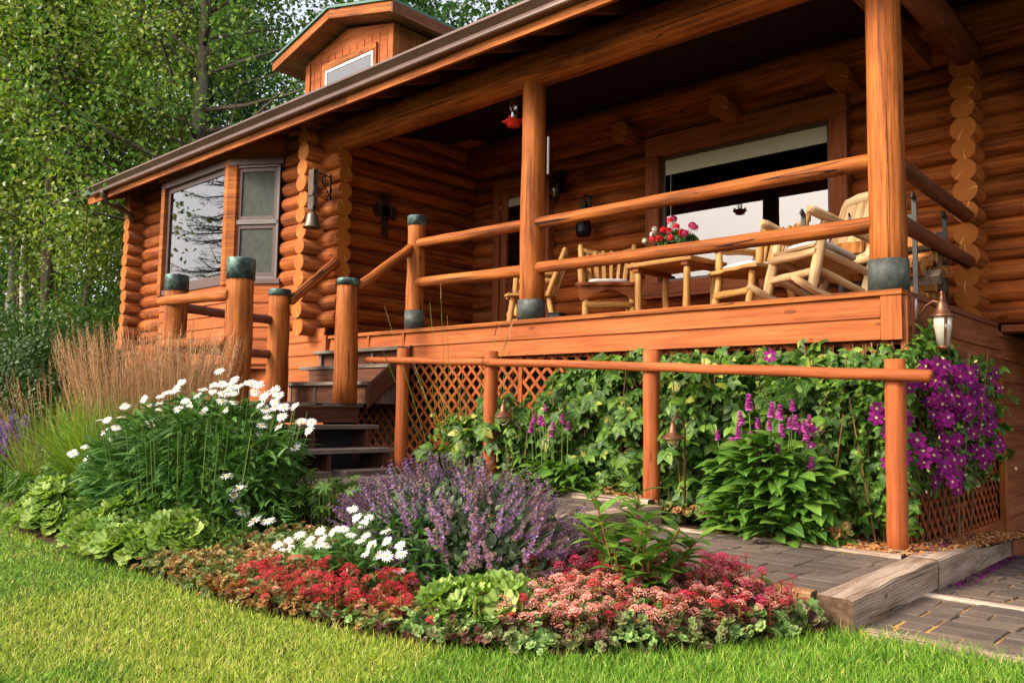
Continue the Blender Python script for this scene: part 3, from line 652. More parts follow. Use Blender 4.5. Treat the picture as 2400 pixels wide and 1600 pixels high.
for c, d in ((1.62, 1.83), (1.40, 1.625)):
    w.hexa([(PXR - .02, PY + .06, c), (PXR + .022, PY + .06, c), (PXR + .022, 8.66, c), (PXR - .02, 8.66, c), (PXR - .02, PY + .06, d), (PXR + .004, PY + .06, d), (PXR + .004, 8.66, d), (PXR - .02, 8.66, d)])
w.box(PXR - .02, PXR + .028, PY + .02, PY + .06, 1.45, 1.83); w.box(PXR - .02, PXR + .028, PY + .14, PY + .19, 1.42, 1.83)
w.build('side_skirt_board', 'dark_board', porch, .003)
w = MB()   # front lattice
def lattice(mb, a, b, z0, z1, sp, wd, nrm, clip=None):
    a, b = Vector((*a, 0)), Vector((*b, 0)); L = (b - a).length; t = (b - a).normalized(); n = Vector(nrm); H = z1 - z0
    for sgn, o in ((1, .0), (-1, .011)):
        s = -H
        while s < L + H:
            p0, p1 = (s, 0.), (s + H, H)
            if sgn < 0: p0, p1 = (s + H, 0.), (s, H)
            q0, q1 = Vector(p0), Vector(p1); dx = q1[0] - q0[0]; lo, hi = 0., 1.
            for bnd, sg in ((0., 1), (L, -1)):
                den = dx * sg; num = (bnd - q0[0]) * sg
                tt = num / den
                if den > 0: lo = max(lo, tt)
                else: hi = min(hi, tt)
            if hi - lo > .03:
                e0, e1 = q0.lerp(q1, lo), q0.lerp(q1, hi)
                mb.bar(a + t * e0[0] + Vector((0, 0, z0 + e0[1])) + n * o, a + t * e1[0] + Vector((0, 0, z0 + e1[1])) + n * o, wd, .008, 0, n)
            s += sp
lattice(w, (-8.0, 6.06), (-1.95, 6.06), .12, 1.56, .145, .032, (0, -1, 0))
w.box(-8.0, -1.9, 6.075, 6.10, 1.5, 1.6); w.box(-5.45, -5.40, 6.035, 6.075, .1, 1.55); w.build('lattice_panel', 'lattice', porch)
w = MB(); lattice(w, (-1.9, 6.06), (-1.9, 8.56), .05, 1.32, .14, .03, (1, 0, 0))
w.box(-1.92, -1.86, 6.05, 8.555, 1.29, 1.36); w.box(-1.93, -1.855, 6.05, 8.555, .02, .10); w.build('side_lattice', 'lattice', porch)
w = MB(); w.box(-8.5, -2.1, 6.6, 6.62, -.3, 1.8); w.box(-2.15, -2.12, 6.6, 8.7, -.4, 1.8); w.build('crawl_wall', 'crawl_shade', porch)
def post(name, x, y, z0, z1, r0, r1, collar=0., cap=0., lean=0, cz=None):
    w = MB(); k = 6
    w.tube([(x + lean * i / k + U(-.006, .006), y + U(-.006, .006), z0 + (z1 - z0) * i / k) for i in range(k + 1)], [r0 + (r1 - r0) * i / k for i in range(k + 1)], 20, 0, 1, .015)
    p = w.build(name, ['post', 'log_end'], porch)
    for h0, h1, mt, nm in ((z0, z0 + collar, 'collar', 'metal_collar'), (z1 - cap, z1 + .012, 'patina', 'metal_cap')):
        if h1 - h0 > .03:
            rr = (r0 if mt == 'collar' else r1) * 1.075
            c = MB(); c.lathe([(rr, h0), (rr * 1.005, h1 - .01), (rr * .98, h1), (0, h1)] if mt == 'patina' else [(rr, h0), (rr, h1)], (x + (lean if mt == 'patina' else 0), y, 0), 22, 0); c.build(nm, mt, p)
    return p
cp = post('corner_post', -1.99, FY, DZ, 4.3, .128, .118, .225)
mp = post('middle_post', -5.345, FY, DZ, 4.3, .128, .115, .20)
npst = post('newel_post', -7.08, FY, DZ, 3.155, .106, .10, .22, .10)
def rail(mb, p0, p1, r0, r1=None, sag=0., n=14):
    p0, p1 = Vector(p0), Vector(p1); r1 = r1 or r0; k = 7; T = []
    pts = [p0.lerp(p1, i / k) + Vector((U(-.004, .004), U(-.004, .004), U(-.004, .004) - sag * math.sin(math.pi * i / k))) for i in range(k + 1)]
    rr = [(r0 + (r1 - r0) * i / k) for i in range(k + 1)]; d = (p1 - p0).normalized()
    pts = [p0 - d * .012] + pts + [p1 + d * .012]; rr = [r0 * .82] + rr + [r1 * .82]
    mb.tube(pts, rr, n, 0, 1, .025)
for nm, p0, p1, r0, r1 in (('upper_rail', (-5.26, FY - .02, 2.83), (-2.08, FY - .02, 2.83), .056, .062), ('lower_rail', (-5.26, FY - .02, 2.385), (-2.08, FY - .02, 2.365), .054, .060),
                           ('upper_rail', (-7.0, FY - .02, 2.845), (-5.42, FY - .02, 2.835), .052, .058), ('lower_rail', (-7.0, FY - .02, 2.40), (-5.42, FY - .02, 2.375), .055, .062)):
    w = MB(); rail(w, p0, p1, r0, r1); w.build(nm, ['post', 'log_end'], porch)
for nm, z0, z1 in (('side_rail', 2.855, 2.86), ('side_rail', 2.425, 2.435)):
    w = MB(); rail(w, (-1.985, FY + .11, z0), (-2.05, 8.46, z1), .06); o = w.build(nm, ['rail_dark', 'log_end'], porch)

# ------------------------------------------------------------------ the stairs
st = thing('porch_stairs', (-7.6, 4.8, 0), 'weathered L shaped wooden steps with landing and capped log posts', 'stairs')
LX0, LX1, LY0, LY1, LZ = -8.4, -7.1, 3.98, 5.2, 1.05
def tread(p, x0, x1, y0, y1, z):
    w = MB()
    ny = max(1, round((min(x1 - x0, y1 - y0)) / .14))
    if y1 - y0 > x1 - x0:
        for k in range(ny): w.box(x0 + (x1 - x0) * k / ny + .002, x0 + (x1 - x0) * (k + 1) / ny - .002, y0, y1, z - .04, z)
    else:
        for k in range(ny): w.box(x0, x1, y0 + (y1 - y0) * k / ny + .002, y0 + (y1 - y0) * (k + 1) / ny - .002, z - .04, z)
    return w.build('tread', 'tread', p, .004)
tread(st, -8.55, LX1 + .06, LY0 - .12, LY1 + .2, LZ)
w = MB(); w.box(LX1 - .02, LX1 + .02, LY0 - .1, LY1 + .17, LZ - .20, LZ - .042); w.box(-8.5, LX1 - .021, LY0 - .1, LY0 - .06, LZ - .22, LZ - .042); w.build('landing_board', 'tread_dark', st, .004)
w = MB(); laps(w, (-8.5, LY0 - .03, 0), (-7.4, LY0 - .03, 0), .1, LZ - .22, .16, (0, -1, 0)); w.box(-8.5, -8.46, 4, 5.2, .1, LZ - .05); w.build('landing_skirt', 'board', st, .003)
for x0, x1, z in ((-7.12, -6.80, .832), (-6.86, -6.50, .612)): tread(st, x0, x1, LY0 - .08, LY1 + .22, z)
for y in (LY0 + .02, 4.62, LY1 + .08):
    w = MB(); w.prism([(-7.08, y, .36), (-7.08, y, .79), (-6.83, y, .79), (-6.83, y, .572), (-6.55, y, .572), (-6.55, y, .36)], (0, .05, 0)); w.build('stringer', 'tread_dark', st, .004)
w = MB()
for y0, y1 in ((LY0 - .05, 4.55), (4.7, LY1 + .12)): w.box(-6.6, -6.36, y0, y1, .372, .42)
w.build('foot_board', 'tread', st, .004)
w = MB(); w.box(-7.09, -7.05, LY0, LY1 + .1, .372, .79); w.build('shadow_panel', 'room', st)  # near-black sheet in place of the shade behind the open steps
for y, z, xa, xb in ((5.42, 1.285, -8.75, -7.02), (5.68, 1.485, -8.7, -7.0), (5.94 - .13, 1.68, -8.6, -7.0)): tread(st, xa, xb, y, y + .27 if z < 1.6 else 5.985, z)
for x in (-8.55, -8.05, -7.55, -7.06):
    w = MB(); w.prism([(x, 5.46, 1.05), (x, 5.46, 1.243), (x, 5.72, 1.243), (x, 5.72, 1.443), (x, 5.86, 1.443), (x, 5.86, 1.638), (x, 5.98, 1.638), (x, 5.98, 1.05)], (.045, 0, 0)); w.build('stringer', 'tread', st, .003)
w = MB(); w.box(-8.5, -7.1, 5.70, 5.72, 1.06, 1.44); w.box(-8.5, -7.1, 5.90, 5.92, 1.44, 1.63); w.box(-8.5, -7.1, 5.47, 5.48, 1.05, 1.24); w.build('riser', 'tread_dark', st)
w = MB(); w.hexa([(-7.0, 5.40, 1.0), (-6.96, 5.40, 1.0), (-6.96, 5.97, 1.44), (-7.0, 5.97, 1.44), (-7.0, 5.40, 1.25), (-6.96, 5.40, 1.25), (-6.96, 5.97, 1.70), (-7.0, 5.97, 1.70)]); w.build('side_stringer', 'tread_dark', st, .004)
def spost(x, y, z0, z1, r0, r1, cap, lean=0.):
    global porch
    keep = porch; porch = st; p = post('stair_post', x, y, z0, z1, r0, r1, 0, cap, lean); porch = keep; return p
spost(-7.13, LY0, .15, 2.365, .135, .122, .185, .02); spost(-8.4, LY0, .15, 2.335, .125, .112, .155)
spost(-8.4, LY1, .9, 2.33, .128, .118, .065); spost(-7.1, LY1, LZ, 2.33, .125, .112, .06)
for p0, p1, r0, r1, mt in (((-8.52, LY0 - .10, 2.075), (-7.12, LY0 - .10, 2.03), .05, .055, 'post'), ((-8.52, LY0 - .10, 1.62), (-7.12, LY0 - .10, 1.60), .05, .055, 'post'),
                   ((-8.4, LY0 + .1, 2.015), (-8.4, LY1 - .06, 1.98), .05, .05, 'rail_dark'), ((-8.4, LY0 + .1, 1.60), (-8.4, LY1 - .06, 1.595), .05, .05, 'rail_dark'),
                   ((-8.33, LY1 + .1, 2.22), (-8.47, 6.0, 2.78), .055, .06, 'post'), ((-7.06, LY1 + .08, 2.25), (-7.08, FY - .08, 2.79), .055, .055, 'post')):
    w = MB(); rail(w, p0, p1, r0, r1); w.build('log_rail', [mt, 'log_end'], st)
# ------------------------------------------------------------------ log furniture on the porch
def rootat(name, label, cat, group=None): return thing(name, (0, 0, 0), label, cat, group)
def place(o, x, y, z, deg): o.location = (x, y, z); o.rotation_euler = (0, 0, R(deg))
def pole(p0, p1, r, m='pine', name='leg', parent=None, bow=0.):
    w = MB(); p0, p1 = Vector(p0), Vector(p1); d = (p1 - p0); q = Vector((U(-1, 1), U(-1, 1), U(-1, 1))) * bow
    pts = [p0, p0 + d * .06, p0 + d * .3 + q, p0 + d * .6 - q * .6, p0 + d * .94, p1]
    w.tube(pts, [r * .72, r * .98, r * U(1., 1.1), r * U(.92, 1.05), r * .95, r * .7], 12, 0, 0, .03); return w.build(name, m, parent)
def cushion(parent, w_, d_, z, y0):
    w = MB(); P = []
    for i in range(28):
        a = 6.2832 * i / 28; c, s = math.cos(a), math.sin(a)
        P.append((abs(c) ** .45 * (1 if c > 0 else -1) * w_ / 2, y0 + abs(s) ** .45 * (1 if s > 0 else -1) * d_ / 2))

    rings = [(.90, z), (1., z + .015), (1.0, z + .032), (.9, z + .046), (.5, z + .053)]
    for sc_, zz in rings: w.V += [Vector((x * sc_, y0 + (y - y0) * sc_, zz)) for x, y in P]
    for k in range(len(rings) - 1):
        for i in range(28):
            j = (i + 1) % 28; w.face([k * 28 + i, k * 28 + j, (k + 1) * 28 + j, (k + 1) * 28 + i], [(0, 0)] * 4, 0, True)
    w.face([4 * 28 + i for i in range(28)], [(0, 0)] * 28, 0, True); w.face([27 - i for i in range(28)], [(0, 0)] * 28)
    return w.build('cushion', 'cushion', parent)
def armchair(label, apron='pine', group='log armchairs on the porch'):
    """log armchair facing -Y: curved plank seat, splayed legs, fan of back slats"""
    o = rootat('log_armchair', label, 'armchair', group); sw = .33
    for s in (-1, 1):
        pole((s * .25, -.26, 0), (s * .235, -.20, .44), .036, parent=o, name='front_leg', bow=.006)
        pole((s * .24, .30, 0), (s * .22, .20, .44), .034, parent=o, name='rear_leg')
        pole((s * .285, -.17, .45), (s * .30, -.16, .68), .034, parent=o, name='arm_post', bow=.004)
        pole((s * .30, -.22, .69), (s * .27, .27, .70), .034, 'pine' if apron == 'pine' else 'pine_red', 'armrest', o, .01)
        pole((s * .265, .20, .43), (s * .30, .40, .99), .033, parent=o, name='back_post', bow=.006)
    P = []
    for i in range(25):
        t = i / 24; x = -sw - .02 + (2 * sw + .04) * t; P.append((x, -.27 - .035 * math.sin(math.pi * t) + .016 * math.cos(t * math.pi * 6), .43))
    P += [(sw, .0, .43), (sw - .07, .26, .43), (-sw + .07, .26, .43), (-sw, .0, .43)]
    w = MB(); w.prism(P, (0, 0, .035)); w.build('seat', apron if apron != 'pine' else 'pine', o, .006)
    if apron != 'pine':
        w = MB(); Q = [(x, -.262, .43 - (.10 - .06 * math.cos((x / sw) * 3.1)) * (1 if abs(x) < sw - .02 else .25)) for x in np.linspace(-sw, sw, 21)]
        w.prism([(sw, -.262, .43), (-sw, -.262, .43)] + Q, (0, .03, 0)); w.build('apron', apron, o, .004)
    pole((-.25, -.25, .23), (.25, -.25, .23), .036, parent=o, name='stretcher', bow=.006); pole((-.24, .28, .16), (.24, .28, .16), .028, parent=o, name='stretcher')
    for s in (-1, 1): pole((s * .245, -.24, .15), (s * .235, .27, .17), .026, parent=o, name='side_stretcher')
    w = MB(); P = [Vector((-.30 + .6 * i / 8, .385 + .05 * math.sin(math.pi * i / 8), .93 - .05 * math.sin(math.pi * i / 8))) for i in range(9)]
    w.tube(P, .034, 10, 0, 0, .04); w.build('top_rail', 'pine', o)
    for i in range(6):
        t = (i - 2.5) / 2.5; w = MB(); w.bar((t * .17, .235, .46), (t * .235, .40, .92), .042 + U(-.008, .006), .02, 0, (0, -1, .3)); w.build('back_slat', 'pine', o, .004)
    cushion(o, .44, .42, .468, -.02); return o
CH = [armchair('honey pine log armchair with red seat apron and slatted back, facing the lawn squarely', 'pine_red')]
place(CH[0], -5.22, 7.2, DZ, 38)
c = armchair('log armchair turned sideways half hidden behind the middle porch post'); place(c, -6.42, 7.35, DZ, -55)
c = armchair('log armchair angled between the plant table and the rocking chair'); place(c, -3.56, 7.2, DZ, -24)
# rocking chair
o = rootat('rocking_chair', 'large pale log rocking chair with plank back beside the right corner post', 'rocking chair')
M['pine'], PINE = M['pine_pale'], M['pine']
for s in (-1, 1):
    pole((s * .27, -.30, .06), (s * .27, -.24, .66), .042, parent=o, name='front_leg', bow=.006)
    pole((s * .26, .24, .05), (s * .27, .47, 1.14), .042, parent=o, name='back_post', bow=.01)
    pole((s * .285, -.44, .70), (s * .275, .38, .60), .040, parent=o, name='armrest', bow=.012)
    w = MB(); w.tube([(s * .27, -.50 + i * .11, .035 + .085 * ((i - 5) / 5.) ** 2) for i in range(12)], [.024] + [.034] * 10 + [.022], 10, 0, 0, .03); w.build('rocker', 'pine', o)
    pole((s * .27, -.28, .24), (s * .265, .26, .16), .030, parent=o, name='side_stretcher', bow=.006)
    pole((s * .27, -.27, .40), (s * .265, .30, .33), .032, parent=o, name='side_rail')
pole((-.28, -.30, .38), (.28, -.30, .38), .036, parent=o, name='seat_rail', bow=.006); pole((-.28, -.29, .20), (.28, -.29, .22), .034, parent=o, name='stretcher', bow=.012)
pole((-.28, .455, 1.10), (.28, .455, 1.14), .042, parent=o, name='top_rail', bow=.012); pole((-.27, .31, .47), (.27, .31, .47), .036, parent=o, name='lower_back_rail', bow=.012)
w = MB(); w.hexa([(-.25, -.31, .425), (.25, -.31, .425), (.25, .30, .355), (-.25, .30, .355), (-.25, -.31, .45), (.25, -.31, .45), (.25, .30, .38), (-.25, .30, .38)]); w.build('seat', 'pine', o, .005)
w = MB()
for i in range(4): x = -.235 + i * .118; w.hexa([(x, .315, .50), (x + .115, .315, .50), (x + .115, .44, 1.08), (x, .44, 1.08), (x, .34, .50), (x + .115, .34, .50), (x + .115, .465, 1.08), (x, .465, 1.08)])
w.build('back_panel', 'pine', o, .004)
cu = cushion(o, .46, .46, .45, -.06); cu.rotation_euler = (R(-6.5), 0, 0)
place(o, -2.83, 6.86, DZ + .02, -25); o.rotation_euler = (R(-9), 0, R(-25))
M['pine'] = PINE
# table with geranium
o = rootat('log_table', 'small log side table with thick plank top holding the geranium', 'table')
w = MB(); w.box(-.40, .40, -.30, .30, .565, .61); w.build('tabletop', 'pine', o, .012)
for sx in (-1, 1):
    for sy in (-1, 1): pole((sx * .29, sy * .22, 0), (sx * .30, sy * .22, .53), .035, parent=o, name='leg', bow=.007)
    pole((sx * .30, -.2, .14), (sx * .30, .2, .14), .024, parent=o, name='stretcher')
    w = MB(); w.box(sx * .30 - .04, sx * .30 + .04, -.27, .27, .525, .565); w.build('top_batten', 'pine_red', o, .006)
place(o, -4.36, 7.15, DZ, -6)

# ------------------------------------------------------------------ small things on the walls
def wall_lantern():
    o = rootat('wall_lantern', 'black carriage lantern on the log wall beside the porch door', 'lantern')
    w = MB(); w.box(-.055, .055, -.03, .0, -.02, .30); w.build('back_plate', 'black', o, .01)
    w = MB(); w.tube([(0, -.02, .20), (0, -.08, .26), (0, -.14, .25), (0, -.15, .20)], .011, 8); w.build('arm', 'black', o)
    w = MB(); w.lathe([(0, .22), (.02, .21), (.03, .17), (.085, .13), (.095, .11), (.07, .11)], (0, -.15, 0), 8); w.lathe([(.06, -.12), (.03, -.15), (.012, -.16), (.018, -.18), (0, -.22)], (0, -.15, 0), 8)
    for k in range(8):
        a = 6.2832 * k / 8; w.cyl((.083 * math.cos(a), -.15 + .083 * math.sin(a), .11), (.058 * math.cos(a), -.15 + .058 * math.sin(a), -.13), .006, n=5)
    w.build('cage', 'black', o)
    w = MB(); w.lathe([(.075, .11), (.052, -.12)], (0, -.15, 0), 8); w.build('shade', 'bottle', o)
    w = MB(); w.lathe([(0, -.1), (.022, -.1), (.022, .02), (0, .05)], (0, -.15, 0), 8); w.build('candle_bulb', 'globe', o); return o
place(wall_lantern(), -7.05, 8.64, 3.97, 0)
o = rootat('hanging_cowbell', 'black iron cowbell hanging from a bracket on the porch back wall', 'bell')
w = MB(); w.box(-.03, .03, -.012, 0, -.0, .26); w.tube([(0, -.01, .23), (0, -.12, .24), (.0, -.16, .19), (0, -.15, .12)], .012, 8); w.tube([(0, -.01, .05), (0, -.08, .12), (0, -.13, .2)], .009, 6); w.build('bracket', 'black', o, .003)
w = MB(); w.box(-.045, .045, -.175, -.125, -.02, .14); w.build('strap', 'black', o, .006)
w = MB(); w.lathe([(0, -.08), (.05, -.085), (.085, -.11), (.10, -.17), (.105, -.25), (.09, -.31), (.08, -.31), (.09, -.25), (.0, -.12)], (0, -.15, 0), 18); w.build('bell_body', 'black', o)
place(o, -6.55, 8.63, 3.58, 0)
o = rootat('wall_cross', 'dark carved wooden cross on the shaded side wall', 'cross')
w = MB()
P = [(-.05, -.30), (.05, -.30), (.045, -.02), (.12, -.03), (.15, -.06), (.19, .0), (.19, .1), (.15, .15), (.12, .11), (.05, .11), (.05, .2), (.08, .23), (.05, .29), (-.05, .29), (-.08, .23), (-.05, .2), (-.05, .11), (-.12, .11), (-.15, .15), (-.19, .1), (-.19, .0), (-.15, -.06), (-.12, -.03), (-.045, -.02)]
w.prism([(0, p[0], p[1]) for p in P], (.03, 0, 0)); w.build('cross_body', 'carved', o, .006)
w = MB(); w.lathe([(.075, .0), (.085, .02), (.11, .02), (.12, 0)], (.03, 0, .05), 20, 0, Matrix.Rotation(R(90), 3, 'Y')); w.build('ring', 'carved', o)
place(o, WX + .115, 6.99, 3.60, 0)
# bell on the outer corner
o = rootat('corner_bell', 'bronze bell on a buckled leather strap hanging from a scrolled black bracket', 'bell')
w = MB(); w.box(-.010, .002, -.012, .012, -.22, .10); w.tube([(0, 0, .06), (0, -.16, .085), (0, -.26, .08)], .009, 6); 
w.tube([(0, -.02, -.17), (0, -.06, -.10), (0, -.12, -.03), (0, -.13, .04), (0, -.09, .06), (0, -.075, .02)], .008, 6); w.tube([(0, -.02, -.17), (0, -.05, -.19), (0, -.07, -.15), (0, -.05, -.12)], .008, 6); w.build('bracket', 'black', o)
w = MB(); w.box(-.055, .055, -.29, -.27, -.40, .09); w.box(-.055, .055, -.235, -.215, -.40, .09); w.box(-.055, .055, -.29, -.215, .085, .105)
w.box(-.064, .064, -.303, -.21, -.23, -.19); w.box(-.045, .065, -.285, -.225, -.36, -.10); w.build('strap', 'leather', o, .004)
w = MB(); w.lathe([(0, -.40), (.018, -.41), (.05, -.43), (.068, -.46), (.080, -.54), (.105, -.60), (.115, -.62), (.10, -.62), (.07, -.54), (0, -.45)], (0, -.25, 0), 22); w.build('bell_body', 'brass', o)
w = MB(); w.cyl((0, -.25, -.46), (0, -.25, -.60), .008, n=6); w.lathe([(0, -.62), (.02, -.61), (.02, -.585), (0, -.57)], (0, -.25, 0), 10); w.build('clapper', 'black', o)
place(o, -8.60, 5.98, 3.80, 0)
# hummingbird feeder
o = rootat('hummingbird_feeder', 'red hummingbird feeder with clear bottle hanging beside the middle post', 'bird feeder')
w = MB(); w.tube([(-.034, 0, .10), (-.04, 0, .2), (0, 0, .31), (.04, 0, .2), (.034, 0, .10)], .003, 5); w.cyl((0, 0, .31), (0, 0, .5), .0025, n=5); w.build('hanger', 'steel', o)
w = MB(); w.lathe([(.03, .05), (.036, .07), (.036, .20), (.028, .225), (.016, .235), (0, .24)], (0, 0, 0), 16); w.build('bottle', 'bottle', o)
w = MB(); w.lathe([(0, -.03), (.055, -.03), (.07, -.02), (.072, .012), (.10, .018), (.103, .03), (.07, .036), (.04, .045), (.035, .06), (0, .06)], (0, 0, 0), 20)
for k in range(4): a = k * 1.5708; w.cyl((.085 * math.cos(a), .085 * math.sin(a), .028), (.12 * math.cos(a), .12 * math.sin(a), .045), .013, n=8)
w.build('nectar_tray', 'red', o); place(o, -5.76, 6.25, 3.98, 20)
# thermometer on the middle post, door stop
o = rootat('thermometer', 'slim white thermometer fixed behind the middle porch post', 'thermometer'); w = MB(); w.box(-.006, .006, -.012, .012, -.19, .19); w.build('scale_tube', 'white', o, .004); place(o, -5.215, 6.17, 3.52, 0)
o = rootat('boot_scraper', 'small black iron box on the porch floor between two log armchairs', 'box'); w = MB(); w.box(-.07, .07, -.10, .10, 0, .20); w.box(-.08, .08, -.11, .11, .2, .215); w.build('box_body', 'black', o, .006); w = MB(); w.tube([(-.09, -.12, .05), (-.11, -.14, .08), (-.09, -.12, .11)], .012, 6); w.build('catch', 'iron', o); place(o, -5.88, 7.15, DZ, 15)
o = rootat('metal_bucket', 'small grey metal can on the porch floor against the shaded side wall', 'can'); w = MB(); w.lathe([(0, 0), (.07, 0), (.075, .24), (.08, .25), (.072, .25), (.068, .02), (0, .02)], (0, 0, 0), 18); w.build('can_body', 'iron', o); w = MB(); w.tube([(-.075, 0, .23), (-.05, 0, .29), (.05, 0, .29), (.075, 0, .23)], .004, 6); w.build('handle', 'steel', o); place(o, -8.62, 6.20, DZ, 0)
# firewood rack
o = rootat('firewood_rack', 'black iron firewood rack with scrolled uprights behind the side railing', 'rack')
def flat(pts, wd=.035, th=.008):
    w = MB(); pts = [Vector(p) for p in pts]
    for a, b in zip(pts, pts[1:]): w.bar(a, b, wd, th, 0, (1, 0, .01))
    return w
for y in (-.42, .42):
    for x in (-.46, .46):
        w = MB(); w.box(x - .018, x + .018, y - .01, y + .01, 0, .90); w.tube([(x, y, .90), (x, y - .03, .925), (x, y - .05, .90), (x, y - .03, .88)], .014, 8); w.build('upright', 'iron', o)
    w = MB(); w.box(-.46, .46, y - .012, y - .004, .72, .76); w.box(-.46, .46, y - .012, y + .012, .04, .07); w.build('cross_bar', 'iron', o)
    for x in (-.28, -.05, .2):
        w = MB(); w.box(x - .01, x + .01, y - .022, y - .012, .66, .82); w.tube([(x, y - .02, .82), (x, y - .03, .835), (x, y - .035, .82)], .008, 6); w.build('scroll_hook', 'iron', o)
w = MB(); w.box(-.48, -.44, -.42, .42, .04, .06); w.box(.44, .48, -.42, .42, .04, .06); w.build('base_bar', 'iron', o)
place(o, -2.56, 7.5, DZ, 0)
def split_log(L, r):
    w = MB(); n = random.choice((3, 4, 5)); a0 = U(0, 6.28); sh = [(r * U(.6, 1.1) * math.cos(a0 + 6.283 * k / n), r * U(.6, 1.1) * math.sin(a0 + 6.283 * k / n)) for k in range(n)]
    w.prism([(-L / 2, p[0], p[1]) for p in sh], (L, U(-.03, .03), U(-.02, .02)), 0, 0); return w
for row in range(5):
    for col in range(4):
        r = .085; L = U(.66, .8); w = split_log(L, r)
        o = w.build('firewood_log', ['split' if random.random() < .7 else 'bark'], None, .006)
        o.location = (-2.44 + U(-.06, .1), 7.22 + col * .16 + (.08 if row % 2 else 0), DZ + .13 + row * .105); o.rotation_euler = (0, 0, U(-.12, .12))
        tag(o, 'split firewood log in the pile held by the iron rack', 'firewood', 'firewood stacked in the iron rack')
# copper lamp on the deck side
o = rootat('copper_wall_lamp', 'copper and frosted glass lamp on a curved arm at the deck corner', 'wall lamp')
w = MB(); w.lathe([(0, 0), (.055, 0), (.06, .012), (.045, .03), (.02, .035), (0, .035)], (0, 0, .07), 8, 0, Matrix.Rotation(R(90), 3, 'Y') @ Matrix.Diagonal((2.0, 1, 1))); w.build('wall_plate', 'steel', o)
w = MB(); w.tube([(.02, 0, .0), (.05, 0, .02), (.09, 0, .085), (.15, 0, .12), (.21, 0, .10), (.21, 0, .09)], .009, 8); w.build('arm', 'copper', o)
w = MB(); w.lathe([(0, .20), (.010, .195), (.014, .175), (.007, .155), (.016, .145), (.017, .12), (.035, .105), (.038, .09), (.04, .075), (.062, .02), (.085, .0), (.088, -.012), (.06, -.012)], (.21, 0, 0), 20)
for k in range(4): a = .6 + k * 1.5708; w.bar((.21 + .072 * math.cos(a), .072 * math.sin(a), -.012), (.21 + .045 * math.cos(a), .045 * math.sin(a), -.24), .02, .006, 0, (math.cos(a), math.sin(a), 0))
w.lathe([(.05, -.24), (.052, -.255), (.02, -.28), (0, -.29)], (.21, 0, 0), 16); w.build('lamp_cap', 'copper', o)
w = MB(); w.lathe([(.070, -.012), (.068, -.08), (.043, -.24)], (.21, 0, 0), 20); w.build('glass_shade', 'frost', o)
place(o, PXR + .005, 6.22, 1.70, 0); o.scale = (.88, .88, .88)
# path lights
def pathlight(label):
    o = rootat('path_light', label, 'garden lamp', 'copper path lights hanging in the vines')
    w = MB(); w.tube([(0, .12, -.8), (0, .12, .05), (0, .10, .13), (0, .05, .16), (0, .01, .14), (0, 0, .11)], .008, 8); w.build('stake', 'copper', o)
    w = MB(); w.lathe([(0, .12), (.014, .115), (.018, .09), (.026, .08), (.03, .05), (.045, .03), (.085, .0), (.092, -.008), (.075, -.004), (.03, .03)], (0, 0, 0), 20); w.build('bell_shade', 'copper', o)
    w = MB(); w.lathe([(0, -.055), (.03, -.045), (.042, -.02), (.04, 0), (.02, .02)], (0, 0, 0), 16); w.build('glass_globe', 'globe', o)
    w = MB(); w.tube([(-.06, 0, -.01), (-.045, 0, -.055), (0, 0, -.075), (.045, 0, -.055), (.06, 0, -.01)], .003, 5); w.build('guard_wire', 'steel', o); return o
place(pathlight('copper bell path light among vines beside the second fence post'), -4.97, 5.32, .95, 10); place(pathlight('copper bell path light right of the third fence post'), -3.27, 5.32, .82, -15)

# ------------------------------------------------------------------ handrail fence along the path
fn = thing('rail_fence', (-4, 5.4, 0), 'orange painted log handrail on four round posts along the paver path', 'fence')
for x, y, z0, z1, r in ((-1.745, 5.42, .10, 1.355, .062), (-3.52, 5.42, .2, 1.475, .064), (-5.22, 5.42, .3, 1.53, .062), (-6.45, 5.42, .3, 1.605, .062)):
    w = MB(); w.tube([(x + U(-.005, .005), y, z0 + (z1 - z0) * i / 6) for i in range(7)], [r * U(.98, 1.03) for _ in range(7)], 18, 0, 0, .015); p = w.build('fence_post', 'fence', fn)
    if x > -2: w = MB(); w.lathe([(.0675, .17), (.0685, .192), (.067, .20)], (x, y, 0), 20); w.build('post_foot', 'timber', p)
w = MB(); rail(w, (-6.93, 5.345, 1.50), (-5.15, 5.345, 1.425), .030, .034); w.build('hand_rail', 'fence', fn)
w = MB(); rail(w, (-5.20, 5.345, 1.428), (-3.50, 5.345, 1.345), .033, .036); w.build('hand_rail', 'fence', fn)
w = MB(); rail(w, (-3.55, 5.345, 1.348), (-1.52, 5.345, 1.242), .035, .039); w.build('hand_rail', 'fence', fn)

# ------------------------------------------------------------------ ground
BOUND = [(-60, 9), (-20, 5.2), (-14, 4.4), (-11.6, 3.62), (-9, 2.65), (-7.1, 2.17), (-6.0, 2.12), (-5.05, 2.17), (-4.05, 2.12), (-3.6, 2.11), (-3.05, 2.24), (-2.55, 2.34), (-2.1, 2.62), (-1.78, 3.07), (-1.47, 3.80), (-1.3, 3.86), (9, 3.86)]
bx_, by_ = np.array(BOUND).T
def yb(x): return np.interp(x, bx_, by_)
def bedz(x, y):
    d = np.clip((np.asarray(y) - yb(x)) / .9, 0, 1); s = d * d * (3 - 2 * d)
    return .05 + .12 * s + .12 * np.clip((-3.2 - np.asarray(x)) / 1.6, 0, 1) * np.clip((np.asarray(y) - yb(x) - .6) / 1.0, 0, 1)
gx = np.array([-220, -90, -45, -25, -16, -10, -5, -2.06, -1.95, -1.35, -.9, 0, 2, 6, 20, 60, 220.]); gyv = np.array([-200, -60, -15, -4, 0, 2, 3.6, 4.6, 5.2, 6, 7, 8, 9.2, 12, 18, 30, 60, 120, 260.])
V = []; L = []
